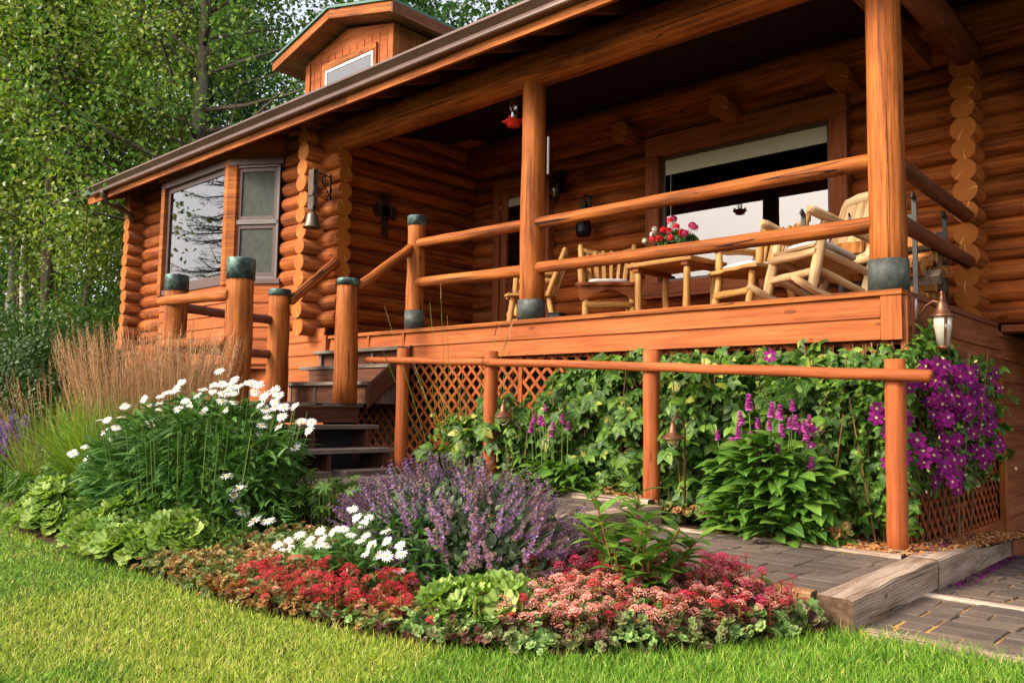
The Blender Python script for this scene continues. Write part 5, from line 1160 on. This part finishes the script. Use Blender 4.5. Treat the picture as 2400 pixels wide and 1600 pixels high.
# sedum carpets
ROS = merge_t([(Tm([(0, 0, 0), (-.34, .55, .06), (-.22, .95, .1), (.22, .95, .1), (.34, .55, .06)], [(0, 4, 3, 2, 1)]), rz(6.2832 * k / 6 + .3 * lay) @ rx(.2 + .5 * lay) * (1 - .35 * lay), (0, 0, .12 * lay), 0) for lay in (0, 1) for k in range(6)])
def inpoly(x, y, poly):
    c = np.zeros(len(x), bool); n = len(poly)
    for i in range(n):
        x0, y0 = poly[i]; x1, y1 = poly[(i + 1) % n]
        c ^= ((y0 > y) != (y1 > y)) & (x < (x1 - x0) * (y - y0) / (y1 - y0 + 1e-12) + x0)
    return c
def polypts(n, poly):
    p = np.array(poly); out = []
    while sum(len(o) for o in out) < n:
        q = p.min(0) + RNG.random((n, 2)) * (p.max(0) - p.min(0)); out.append(q[inpoly(q[:, 0], q[:, 1], poly)])
    q = np.concatenate(out)[:n]; return q[:, 0], q[:, 1]
def corymb_t(n=34):
    it = []
    for k in range(n):
        r = math.sqrt((k + .5) / n); a = k * 2.4; it.append((Tm([(-.5, -.5, 0), (.5, -.5, .3), (.5, .5, 0), (-.5, .5, .3), (0, 0, .7)], [(0, 1, 4), (1, 2, 4), (2, 3, 4), (3, 0, 4)]), rz(U(0, 6)) * .24 * U(.7, 1.2), (r * math.cos(a), r * math.sin(a), .75 - .75 * r * r + U(-.14, .14)), 0))
    for k in range(7): a = k * .9; it.append((Tm([(-.03, 0, 0), (.03, 0, 0), (.03, 1, 0), (-.03, 1, 0)], [(0, 1, 2, 3)]), rz(a) @ rx(.7) , (0, 0, -.45), 1))
    return merge_t(it)
COR = corymb_t()
def sedum(name, label, poly, n, ls, mat, h, flowers=None, stuff=False, lift=0.02):
    x, y = polypts(n, poly); x = x + RNG.normal(0, .035, n); y = y + RNG.normal(0, .035, n); z = bedz(x, y) + lift + h * RNG.random(n); nv = unit(n) * .5; nv[:, 2] = 1; nv[:, 1] -= .25; P = np.stack([x, y, z], 1)
    arr = (ROS, P, frames(unit(n), nv), ls * (.6 + .7 * RNG.random(n)), 0)
    if stuff: return tag(scatter(name, [arr], mat), kind='stuff')
    c = np.array(poly).mean(0); o = thing(name, (c[0], c[1], .06), label, 'sedum'); scatter('foliage', [arr], mat, o)
    for k, (fm, nf, hh, fs, fp) in enumerate(flowers):
        x, y = polypts(nf, fp or poly); zb = bedz(x, y); H = hh * (.25 + .9 * RNG.random(nf)); A = np.stack([x, y, zb], 1); B = A + np.stack([RNG.normal(0, .02, nf), RNG.normal(0, .02, nf) - .012, H], 1)
        scatter('stems', [stems_arr(A, B, .0024)], 'red_stem', o)
        nl = nf * 15; i = RNG.integers(0, nf, nl); f = RNG.random(nl)[:, None]; Pq = A[i] + (B[i] - A[i]) * f
        scatter('stem_leaves', [(LEAF2, Pq, frames(dirs_out(nl, 0, 0, RNG.normal(size=nl), RNG.normal(size=nl), .3), np.tile([[0, 0, 1.]], (nl, 1))), .026 * (.6 + .7 * RNG.random(nl)), 0)], 'red_stem' if fm != 'pink' else 'sedum_bronze', o)
        nv = unit(nf) * .45; nv[:, 2] = 1; Rm = frames(np.cross(nv, unit(nf)), nv)
        p = scatter('flower_heads', [(COR, B, Rm, fs * (.6 + .7 * RNG.random(nf)), 0)], [fm, 'red_stem'], o); p['kind'] = 'stuff'
    return o
sedum('crimson_sedum', 'crimson red sedum drift at the lawn edge, in front of the low daisies', [(-3.95, 2.2), (-3.5, 2.14), (-3.0, 2.3), (-2.72, 2.36), (-2.85, 2.56), (-3.3, 2.5), (-3.85, 2.42)], 800, .024, 'sedum_bronze', .08, [('crimson', 210, .17, .023, None), ('pink', 26, .12, .02, None)])
sedum('pink_sedum', 'salmon pink sedum carpet between the round leaves and the path', [(-2.75, 2.33), (-2.35, 2.5), (-1.75, 3.2), (-1.55, 3.7), (-1.85, 3.66), (-2.3, 3.2), (-2.6, 2.85)], 1900, .026, 'sedum_green', .09, [('pink', 520, .135, .025, [(-2.5, 2.52), (-2.2, 2.66), (-1.75, 3.25), (-1.62, 3.6), (-1.8, 3.6), (-2.25, 3.2), (-2.5, 2.9)]), ('crimson', 120, .15, .021, None), ('magenta', 60, .17, .024, [(-2.0, 3.1), (-1.6, 3.45), (-1.55, 3.72), (-1.8, 3.7)])])
sedum('magenta_sedum', 'deep magenta sedum drift under the peony, along the pale timber', [(-2.75, 3.0), (-2.35, 3.1), (-1.85, 3.62), (-1.9, 3.78), (-2.5, 3.7), (-2.8, 3.4)], 300, .022, 'sedum_bronze', .03, [('magenta', 300, .14, .026, None)])
sedum('bronze_sedum', '', [(-4.9, 2.18), (-4.2, 2.13), (-3.5, 2.13), (-3.6, 2.9), (-4.4, 2.95), (-4.7, 2.6)], 3400, .026, 'sedum_bronze', .09, None, True)
sedum('low_sedum', '', [(-3.6, 2.16), (-3.05, 2.27), (-2.55, 2.36), (-2.1, 2.65), (-1.8, 3.08), (-1.5, 3.76), (-1.7, 3.7), (-2.2, 3.0), (-2.75, 2.7), (-3.5, 2.45)], 2600, .024, 'sedum_green', .04, None, True)
sedum('lime_sedum', '', [(-4.3, 2.17), (-3.55, 2.14), (-3.5, 2.26), (-3.9, 2.35), (-4.2, 2.3)], 520, .024, 'sedum', .05, None, True)
sedum('heuchera_carpet', '', [(-4.9, 5.45), (-2.0, 5.28), (-2.0, 5.42), (-4.9, 5.6)], 420, .035, 'sedum_bronze', .05, None, True, .10)

# creepers on the lattice
def vine(name, label, cat, n, fx, tp, ls, mat, smat, nst, down=.5):
    o = thing(name, (fx[0][0], fx[0][1], .15), label, cat)
    P, D, Nn = [], [], []
    for (x0, y0, x1, y1, zl, zh, th, wt, nx, ny) in fx[1]:
        k = int(n * wt); t = RNG.random(k); z = zl + (zh - zl) * RNG.random(k); b = th * RNG.random(k) ** .7 * (.35 + 1.0 * np.sin(t * 13 + z * 6 + np.sin(z * 11)) ** 2)
        P.append(np.stack([x0 + (x1 - x0) * t + nx * b, y0 + (y1 - y0) * t + ny * b, z + RNG.normal(0, .04, k)], 1))
        d = unit(k) * .8 + [nx * .5, ny * .5, -down]; D.append(d); Nn.append(unit(k) * .5 + [nx * .8, ny * .8, .65])
    P, D, Nn = map(np.concatenate, (P, D, Nn)); k = len(P)
    lo = P[:, 2] > fx[2]
    P, D, Nn = P[lo], D[lo], Nn[lo]; k = len(P)
    scatter('foliage', [(tp, P, frames(D, Nn), ls * (.32 + 1.0 * RNG.random(k)), 0)], mat, o)
    i = RNG.integers(0, k, nst); A = P[i] + unit(nst) * [.1, .02, .1] + [0, .04, -.15]; m = nst // 7; j = RNG.integers(0, k, m); A2 = P[j].copy(); A2[:, 2] = .15; B2 = P[j] + [0, .03, .3] + unit(m) * [.22, .02, .1]; B2[:, 2] = np.minimum(B2[:, 2], 1.5); scatter('stems', [stems_arr(A, P[i], .003), stems_arr(A2, B2, .0055)], smat, o); return o
vine('creeper_vine', 'big leaved green creeper covering the lattice between the second and third fence posts', 'vine', 2300,
     ((-4.2, 5.9), [(-5.6, 5.95, -3.2, 5.95, .2, 1.1, .42, .55, 0, -1), (-4.9, 6.0, -3.0, 6.0, 1.0, 1.42, .2, .2, 0, -1), (-6.05, 5.75, -4.7, 5.75, .2, .92, .34, .26, -.2, -1), (-4.5, 5.98, -2.4, 5.98, 1.36, 1.46, .12, .06, 0, -1)], .2), CMP, .105, 'creeper', 'brown_stem', 260)
vine('creeper_vine', 'green creeper on the lattice right of the third fence post', 'vine', 1700,
     ((-2.9, 5.9), [(-3.5, 5.95, -2.2, 5.95, .25, 1.40, .33, .75, 0, -1), (-3.3, 5.98, -1.9, 5.98, 1.15, 1.38, .15, .25, 0, -1)], .2), TRI, .10, 'creeper', 'brown_stem', 220)
CL = vine('clematis', 'clematis with deep purple flowers climbing the right corner of the deck', 'clematis', 3200,
     ((-2.0, 5.9), [(-2.3, 5.92, -1.75, 5.92, .25, 1.42, .24, .42, 0, -1), (-1.86, 6.0, -1.82, 7.5, .55, 1.42, .22, .38, 1, -.1), (-1.84, 6.0, -1.80, 6.5, 1.38, 1.58, .12, .05, 1, -.2), (-2.7, 5.97, -1.8, 5.95, 1.05, 1.39, .15, .16, 0, -1)], .16), TRI, .062, 'clem_leaf', 'brown_stem', 160)
pt = Tm([(0, .1, 0), (-.29, .55, .05), (0, .55, -.02), (.29, .55, .05), (-.22, .82, .03), (.22, .82, .03), (0, 1., -.04)], [(0, 2, 1), (0, 3, 2), (1, 2, 4), (2, 3, 5), (2, 6, 4), (2, 5, 6)], [(.5, .1), (0, .5), (.5, .55), (1, .5), (.1, .8), (.9, .8), (.5, 1)])
cfl = merge_t([(pt, rz(6.2832 * k / 6), (0, 0, .01 * (k % 2)), 0) for k in range(6)] + [(Tm([(-.03, 0, 0), (.03, 0, 0), (0, .26, .16)], [(0, 1, 2)]), rz(k * .7), (0, 0, .02), 1) for k in range(9)])
cme = [tmesh('clematis_flower', cfl, ['clem_fl', 'cream'])]
for i in range(96):
    if i < 16: p = (U(-1.92, -1.62), 5.62 - U(0, .08), U(.5, 1.3)); nv = (U(-.1, .7), -1, U(-.1, .5))
    elif i < 90: t = U(0, 1) ** 1.3; p = (-1.58 + U(-.06, .05), 5.75 + 1.45 * t, 1.36 - U(.0, .88) * (1 - .35 * t)); nv = (1, U(-1.3, -.2), U(-.2, .5))
    else: p = (U(-2.75, -2.2), 5.66 + U(0, .06), U(.7, 1.0) if i < 94 else 1.42); nv = (U(-.2, .6), -1, U(0, .5))
    put('clematis_flower', cme[0], CL, p, nv, U(.042, .064))
n = 80; t_ = RNG.random(n); P = np.stack([-1.66 + RNG.normal(0, .05, n), 5.75 + 1.45 * t_, 1.34 - .85 * RNG.random(n) * (1 - .35 * t_)], 1); nv = unit(n) * .5 + [1, -.7, .1]
p = scatter('flower_mass', [(cfl, P, frames(np.cross(nv, unit(n)), nv), .042 + .02 * RNG.random(n), 0)], ['clem_fl', 'cream'], CL); p['kind'] = 'stuff'
n = 90; P = np.stack([-1.62 + RNG.normal(0, .05, n), 5.8 + 1.7 * RNG.random(n), .5 + .9 * RNG.random(n)], 1)
p = scatter('flower_buds', [(LEAF2, P, frames(unit(n) + [0, 0, 1.], unit(n)), np.full(n, .03), 0)], 'cream', CL); p['kind'] = 'stuff'

# betony clumps
def betony(label, cx, cy, rx_, ry_, h, n, ls, fl, fs):
    z0 = .16; o = thing('betony', (cx, cy, z0), label, 'betony'); x, y = disc_pts(n, cx, cy, rx_, ry_); q = 1 - ((x - cx) / rx_) ** 2 * .6; z = z0 + h * q * RNG.random(n) ** .75
    d = dirs_out(n, cx, cy + .15, x, y, .3, .85); d[:, 1] -= .35; P = np.stack([x, y, z], 1)
    scatter('foliage', [(OVATE5, P, frames(d, np.tile([[0, -.3, 1.]], (n, 1)) + unit(n) * .35), ls * (.55 + .6 * RNG.random(n)), 0)], 'betony', o)
    fl = np.array(fl); A = np.stack([cx + (fl[:, 0] - cx) * .7, np.full(len(fl), cy), np.full(len(fl), z0)], 1); scatter('stems', [stems_arr(A, fl, .004)], 'stem', o)
    spikes(o, 'flower_spike', spike_t(110, .26, .30, .25), 'betony_fl', fl, [(U(-.1, .1), U(-.12, .05), 1) for _ in fl], fs * (.75 + .5 * RNG.random(len(fl)))); return o
betony('tall betony clump with magenta spikes and long leaves, spilling over the path curb', -2.55, 5.33, .40, .20, .70, 560, .175, BETONY_A, .085)
betony('smaller betony with a few magenta spikes beside the second path light', -4.42, 5.40, .40, .17, .42, 260, .15, BETONY_B, .082)

# geranium
o = thing('potted_geranium', (-4.32, 7.12, DZ + .61), 'red geranium with a few white blooms in a dark planter on the log table', 'potted plant')
gz = DZ + .61
w = MB(); w.lathe([(0, 0), (.12, 0), (.16, .14), (.165, .15), (.15, .15), (.14, .12), (0, .12)], (-4.32, 7.12, gz), 20); w.build('planter', 'pot', o)
n = 420; u = unit(n); u[:, 2] = np.abs(u[:, 2]); P = np.array([-4.32, 7.12, gz + .13]) + u * [.24, .18, .18] * RNG.random((n, 1)) ** .4
scatter('foliage', [(FANS[0], P, frames(unit(n), u + unit(n) * .4), .032 * (.6 + .6 * RNG.random(n)), 0)], 'shrub', o)
ball = []
for k in range(42):
    d_ = unit(1)[0]; d_[2] = abs(d_[2]) if k > 8 else d_[2]; fr = frames(np.cross(d_[None], unit(1)), d_[None])[0]
    ball.append((merge_t([(Tm([(0, 0, 0), (-.3, .6, .1), (0, 1, .05), (.3, .6, .1)], [(0, 3, 2, 1)]), rz(1.2566 * j), (0, 0, 0), 0) for j in range(5)]), fr * .42, d_ * .8, 0))
ball = merge_t(ball); bm = {m: tmesh('geranium_head', ball, m) for m in ('geranium', 'geranium_dark', 'geranium_white')}
A, B = [], []
for m, x, z in (('geranium', -.02, .38), ('geranium', -.10, .31), ('geranium', .0, .27), ('geranium', .07, .30), ('geranium', -.17, .22), ('geranium', -.08, .20), ('geranium', .10, .24), ('geranium_dark', .17, .31), ('geranium_dark', .21, .27), ('geranium_dark', .0, .40), ('geranium_dark', .14, .22), ('geranium_white', -.18, .33), ('geranium_white', -.20, .28), ('geranium_white', -.26, .22), ('geranium', .02, .20)):
    p = (-4.32 + x * 1.25 + U(-.01, .01), 7.0 + U(-.05, .05), gz + .02 + z); put('flower_head', bm[m], o, p, (U(-.3, .3), -.6, 1), .042 if 'white' not in m else .032); A.append((-4.32, 7.1, gz + .15)); B.append(p)
scatter('stems', [stems_arr(A, B, .003)], 'stem', o)

# mulch chips, fallen petals
n = 4200; x = -3.0 + 1.42 * RNG.random(n) ** .6; y = 5.29 + (.2 + .9 * RNG.random(n)) * RNG.random(n); m = x > -1.85; y[m] = 5.3 + 3.0 * RNG.random(m.sum()); x[~m & (y < 5.3)] += 0
z = np.array([bed2z(a, b) for a, b in zip(x, y)]) + .012
CH_ = Tm([(-.5, -.5, -.5), (.5, -.5, -.5), (.5, .5, -.5), (-.5, .5, -.5), (-.5, -.5, .5), (.5, -.5, .5), (.5, .5, .5), (-.5, .5, .5)], [(0, 3, 2, 1), (4, 5, 6, 7), (0, 1, 5, 4), (1, 2, 6, 5), (2, 3, 7, 6), (3, 0, 4, 7)])
nv = unit(n) * .35; nv[:, 2] = 1
o = scatter('bark_mulch', [(CH_, np.stack([x, y, z], 1), frames(unit(n) * [1, 1, .25], nv), np.stack([.012 + .012 * RNG.random(n), .03 + .05 * RNG.random(n), np.full(n, .006)], 1), 0)], 'chip', None, False); tag(o, kind='stuff')
n = 260; t = RNG.random(n); y = 5.3 + 2.9 * t; x = -1.42 - .095 * (y - 5.1) + np.abs(RNG.normal(0, .035, n)); z = np.array([lowz(a, b) for a, b in zip(x, y)]) + .010
k = 120; y2 = 5.4 + 2.6 * RNG.random(k); x2 = -1.60 - .095 * (y2 - 5.1) - .12 * RNG.random(k) + .05; z2 = .212 - .062 * (y2 - 5.145)
P = np.concatenate([np.stack([x, y, z], 1), np.stack([x2, y2, z2 + .012], 1), np.array([[-1.1, 4.6, .065], [-1.3, 5.0, .06], [-1.0, 5.3, .03]])]); n = len(P); nv = unit(n) * .4; nv[:, 2] = 1
o = scatter('fallen_petals', [(leaf_t(.3, 3, .3, .2), P, frames(unit(n) * [1, 1, .2], nv), .028 * (.4 + .9 * RNG.random(n)), 0)], 'clem_fl'); tag(o, kind='stuff')
# ------------------------------------------------------------------ trees
def crown_pts(rng_pts, per, sig):
    c = np.array(rng_pts); return np.repeat(c, per, 0) + RNG.normal(0, 1, (len(c) * per, 3)) * sig
def tree_mesh(h, tr, limbs, crown0, spread, nclus, per, sig, leaf, lmat, bmat, lean=0., pend=.3, bare=.6):
    """returns (trunk mesh, crown mesh)"""
    w = MB(); K = 9; ax = [Vector((lean * (i / K) ** 1.5 + (U(-.06, .06) if i else 0), U(-.06, .06) if i else 0, h * i / K)) for i in range(K + 1)]
    w.tube(ax, [tr * (1 - .82 * i / K) * (1.25 if i == 0 else 1) for i in range(K + 1)], 12, 0, 0, .03)
    C = []
    for j in range(limbs):
        f = crown0 + (1 - crown0) * (j + U(0, .8)) / limbs; f = min(f, .96); b = ax[int(f * K)].lerp(ax[min(K, int(f * K) + 1)], f * K % 1)
        a = j * 2.4 + U(-.5, .5); prof = math.sin(math.pi * (.18 + .78 * (f - crown0) / (1 - crown0))) ; L = spread * prof * U(.75, 1.15); up = U(.25, .8) if f > .35 else U(-.05, .45)
        p = [b]; d = Vector((math.cos(a), math.sin(a), up)).normalized()
        for q in range(5): d = (d + Vector((U(-.22, .22), U(-.22, .22), U(-.12, .12)))).normalized(); p.append(p[-1] + d * L / 5)
        r = tr * (1 - .8 * f) * .42; w.tube(p, [r, r * .8, r * .6, r * .42, r * .28, r * .12], 6, 0, 0, .03)
        for q in range(1, 6):
            n = max(1, int(nclus / limbs / 5 * (.6 + q * .2)))
            for _ in range(n):
                e = p[q] + Vector((U(-1, 1), U(-1, 1), U(-.7, .7))) * spread * .30
                if f < .75 and (e - Vector((ax[5].x * .6, 0, e.z))).length < bare: continue
                C.append(tuple(e))
                if random.random() < .35: w.tube([p[q], p[q].lerp(e, .5) + Vector((0, 0, .05)), e], [r * .22, r * .14, .004], 4, 0, 0)
    C += [tuple(ax[-1] + Vector((U(-.5, .5), U(-.5, .5), U(-.5, .6)))) for _ in range(max(2, nclus // 20))]
    tk = w.build('trunk', bmat)
    P = crown_pts(C, per, sig); n = len(P); d = unit(n); d[:, 2] -= pend; nv = unit(n) * .8 + [0, 0, .6]
    cr = scatter('crown', [(LEAF2, P, frames(d, nv), leaf * (.6 + .7 * RNG.random(n)), 0)], lmat)
    m = tk.data, cr.data; bpy.data.objects.remove(tk); bpy.data.objects.remove(cr); return m
def plant_tree(name, label, meshes, x, y, rot, s, sz=None, group=None, cat='tree'):
    o = thing(name, (x, y, .03), label, cat, group); o.rotation_euler = (0, 0, R(rot)); o.scale = (s, s, sz or s)
    for nm, me in zip(('trunk', 'crown'), meshes):
        c = bpy.data.objects.new(nm, me); COL.objects.link(c); c.parent = o
    return o
POP = tree_mesh(16, .27, 40, .27, 5.2, 560, 62, .33, .115, 'tree_leaf', 'bark', .0, bare=2.1)
POP2 = tree_mesh(15, .15, 32, .30, 4.2, 480, 62, .33, .115, 'tree_lime', 'bark', -.5)
ASP = [tree_mesh(12, .13, 24, .42, 2.2, 230, 50, .28, .115, m, 'aspen_bark', U(-.5, .5)) for m in ('tree_lime', 'tree_leaf')]
DRK = tree_mesh(13, .22, 34, .12, 3.6, 380, 55, .36, .15, 'tree_dark', 'bark', .3)
plant_tree('poplar_tree', 'big poplar with a rough brown trunk rising behind the roof near the gutter end', POP, -16.3, 8.0, 20, .86)
plant_tree('poplar_tree', 'bright leafy tree reaching across the upper left corner in front of the aspens', POP2, -18.8, 6.2, 100, .95)
plant_tree('poplar_tree', 'yellow green tree at the very left edge, behind the hedge', POP2, -22.5, 5.6, 310, .95)
plant_tree('poplar_tree', 'leafy tree filling the gap between the house end and the bright tree', POP2, -19.6, 7.2, 200, .8)
TG = 'trees behind the house and garden'
for i, (x, y, k, s, rot, lb) in enumerate(((-21.5, 5.4, 0, .95, 40, 'white barked aspen left of the hedge, leaning a little'), (-20.2, 5.0, 1, 1.0, 200, 'thick white barked aspen trunk standing above the dark hedge'), (-21.6, 6.3, 0, 1.05, 130, 'white aspen second from the house corner'), (-21.2, 7.0, 1, 1.0, 300, 'white aspen nearest to the house corner'), (-24.5, 5.2, 1, 1.1, 80, 'pale aspen in the shade deeper in the grove'), (-25, 7.6, 0, 1.15, 10, 'pale aspen far back in the grove behind the big poplar'), (-22.5, 4.0, 1, .9, 160, 'aspen at the left edge of the view'))):
    plant_tree('aspen_tree', lb, ASP[k], x, y, rot, s, None, 'aspens in the grove')
for x, y, s, rot, lb in ((-24, 12, 1.15, 0, 'dark leafed tree behind the big poplar'), (-19, 15.5, 1.05, 90, 'dark tree behind the left side of the dormer'), (-10.5, 18.5, 1.0, 310, 'dark tree right of the dormer above the roof'), (-6.0, 17.0, 1.2, 60, 'dark tree farthest right above the gutter line'), (-8.6, 16.2, 1.15, 170, 'dark tree just right of the dormer eave'), (-13.5, 18, 1.2, 250, 'dark tree behind the dormer'), (-30, 9, 1.3, 150, 'tall dark tree deep in the grove at the left'), (-33, 17.5, 1.3, 20, 'tall dark tree far behind the poplar')):
    plant_tree('broadleaf_tree', lb, DRK, x, y, rot, s, None, TG)
# hedge shrubs at the left
def shrub(label, x, y, rx_, ry_, h, n, leaf, mat='shrub', nm='shrub', dense=.45):
    o = thing(nm, (x, y, .03), label, 'shrub'); u = unit(n); rr = RNG.random(n) ** dense; lump = 1 + .18 * np.sin(u[:, 0] * 7 + x) * np.cos(u[:, 2] * 6 + y)
    P = np.stack([x + u[:, 0] * rx_ * rr * lump, y + u[:, 1] * ry_ * rr * lump, np.maximum(.05, .03 + h * .5 + u[:, 2] * h * .52 * rr * lump)], 1)
    scatter('foliage', [(LEAF2, P, frames(unit(n) + [0, 0, .2], u + unit(n) * .6 + [0, 0, .3]), leaf * (.6 + .7 * RNG.random(n)), 0)], mat, o)
    k = 26; A = np.stack([x + RNG.normal(0, rx_ * .12, k), y + RNG.normal(0, ry_ * .12, k), np.full(k, .02)], 1); B = P[RNG.integers(0, n, k)]; scatter('stems', [stems_arr(A, B, .014)], 'brown_stem', o); return o
shrub('dense dark green hedge shrub at the left edge behind the reed grass', -13.9, 4.6, 1.3, 1.1, 2.35, 15000, .062)
shrub('dark green hedge shrub beside the house corner behind the plumes', -15.4, 5.9, 1.3, 1.0, 2.5, 13000, .062)
shrub('lower dark shrub at the far left of the lawn', -15.6, 4.2, 1.5, 1.1, 2.1, 11000, .065)
shrub('light green bushy shrub under the aspens', -18.2, 6.6, 1.9, 1.4, 3.4, 11000, .085, 'tree_leaf')
shrub('mid green bush left of the aspen trunks', -19, 4.9, 1.9, 1.2, 3.1, 9000, .085, 'tree_dark')
shrub('grey green grassy tuft at the left end of the lawn', -11.2, 3.8, .7, .35, .42, 1800, .06, 'cat_leaf', 'low_shrub')
# far wood
n = 36000; a = R(30) + RNG.random(n) * R(52); r = 34 + 9 * RNG.random(n); hh = 9 * RNG.random(n) ** 1.3 * (.75 + .25 * np.sin(a * 40))
P = np.stack([-r * np.sin(a), r * np.cos(a), .1 + hh], 1)
o = scatter('far_wood', [(LEAF2, P, frames(unit(n), unit(n)), .42 * (.6 + .7 * RNG.random(n)), 0)], 'tree_dark'); tag(o, kind='stuff')
# spruce beside the viewer, seen in the bay window
def spruce(label, x, y, h, br):
    o = thing('spruce_tree', (x, y, .03), label, 'tree'); w = MB(); w.cyl((x, y, 0), (x, y, h), .16, .02, 10, 0, 0, .02); P, D = [], []
    z = .9
    while z < h - .2:
        L = br * (1 - z / h) ** .8 + .15
        for k in range(5):
            a = U(0, 6.283); Lb = L * U(.55, 1.15); p0 = Vector((x, y, z + U(-.12, .12))); tip = p0 + Vector((math.cos(a), math.sin(a), -.12)) * Lb + Vector((0, 0, .22 * Lb)); w.tube([p0, p0.lerp(tip, .5) - Vector((0, 0, .12 * Lb)), tip], [.022, .012, .004], 5, 0, 0)
            m = int(Lb * 8)
            for j in range(m):
                t = .2 + .8 * j / m; c = p0.lerp(tip, t) - Vector((0, 0, .45 * Lb * t * (1 - t)))
                for s in (-1, 1):
                    sd = Vector((-math.sin(a) * s, math.cos(a) * s, U(-.3, .15))) + Vector((math.cos(a), math.sin(a), 0)) * .8; l = .5 * (1.1 - t) * Lb * U(.4, 1.) + .10
                    for q in range(max(2, int(l / .045))): P.append(c + sd.normalized() * .045 * q); D.append(sd)
        z += .36
    w.build('trunk', 'bark', o); n = len(P); P = np.array([tuple(p) for p in P]); D = np.array([tuple(d) for d in D]); P2 = np.repeat(P, 3, 0); D2 = np.repeat(D, 3, 0) * .9 + unit(n * 3) * .75
    nd = Tm([(-.07, 0, 0), (.07, 0, 0), (.03, 1, 0), (-.03, 1, 0)], [(0, 1, 2, 3)])
    scatter('needles', [(nd, P2, frames(D2, unit(n * 3)), .055 * (.7 + .6 * RNG.random(n * 3)), 0)], 'needle', o)
spruce('spruce standing on the lawn, mirrored in the bay window', -18.35, 1.4, 9.0, 2.3)

# ------------------------------------------------------------------ light, sky, camera
W_ = bpy.data.worlds.new('World'); SC.world = W_; W_.use_nodes = True; nt = W_.node_tree; nt.nodes.clear()
bg = nt.nodes.new('ShaderNodeBackground'); out = nt.nodes.new('ShaderNodeOutputWorld'); sky = nt.nodes.new('ShaderNodeTexSky'); sky.sky_type = 'NISHITA'; sky.sun_disc = False
SUN_EL, SUN_AZ = 36., -22.          # azimuth measured from -Y (towards the viewer's back) to -X
sky.sun_elevation = R(SUN_EL); sky.air_density = 1.0; sky.dust_density = 3.0; sky.ozone_density = .6
sd = Vector((math.sin(R(SUN_AZ)) * math.cos(R(SUN_EL)), -math.cos(R(SUN_AZ)) * math.cos(R(SUN_EL)), math.sin(R(SUN_EL))))
sky.sun_rotation = math.atan2(sd.x, sd.y)
hs = nt.nodes.new('ShaderNodeHueSaturation'); hs.inputs['Saturation'].default_value = .5; nt.links.new(sky.outputs[0], hs.inputs['Color']); mx = nt.nodes.new('ShaderNodeMix'); mx.data_type = 'RGBA'; mx.blend_type = 'MULTIPLY'; mx.inputs[0].default_value = 1.; mx.inputs[7].default_value = (1.06, .98, .93, 1); nt.links.new(hs.outputs[0], mx.inputs[6]); nt.links.new(mx.outputs[2], bg.inputs[0]); nt.links.new(bg.outputs[0], out.inputs[0]); bg.inputs[1].default_value = .15
sl = bpy.data.lights.new('sun', 'SUN'); sl.energy = 1.9; sl.angle = R(16); sl.color = (1., .86, .68)
so = bpy.data.objects.new('sun', sl); COL.objects.link(so); so.rotation_euler = sd.to_track_quat('Z', 'Y').to_euler(); so.location = (-10, -20, 15)
cam = bpy.data.cameras.new('camera'); cam.sensor_width = 36; cam.lens = 29.32; cam.clip_end = 2000; co = bpy.data.objects.new('camera', cam); COL.objects.link(co)
yaw, pit, rol = R(42.5315), R(4.7348), R(.9063)
r_ = Vector((math.cos(yaw), math.sin(yaw), 0)); f_ = Vector((-math.sin(yaw), math.cos(yaw), 0)); u_ = Vector((0, 0, 1))
f2 = f_ * math.cos(pit) + u_ * math.sin(pit); u2 = u_ * math.cos(pit) - f_ * math.sin(pit); r3 = r_ * math.cos(rol) + u2 * math.sin(rol); u3 = u2 * math.cos(rol) - r_ * math.sin(rol)
co.matrix_world = Matrix(((r3.x, u3.x, -f2.x, 0), (r3.y, u3.y, -f2.y, 0), (r3.z, u3.z, -f2.z, 1.0), (0, 0, 0, 1)))
SC.camera = co
vs = SC.view_settings; vs.view_transform = 'Standard'; vs.look = 'None'; vs.gamma = 1.; vs.exposure = 1.4
SC.cycles.max_bounces = 6; SC.cycles.transparent_max_bounces = 12; SC.cycles.diffuse_bounces = 3; SC.cycles.use_denoising = True
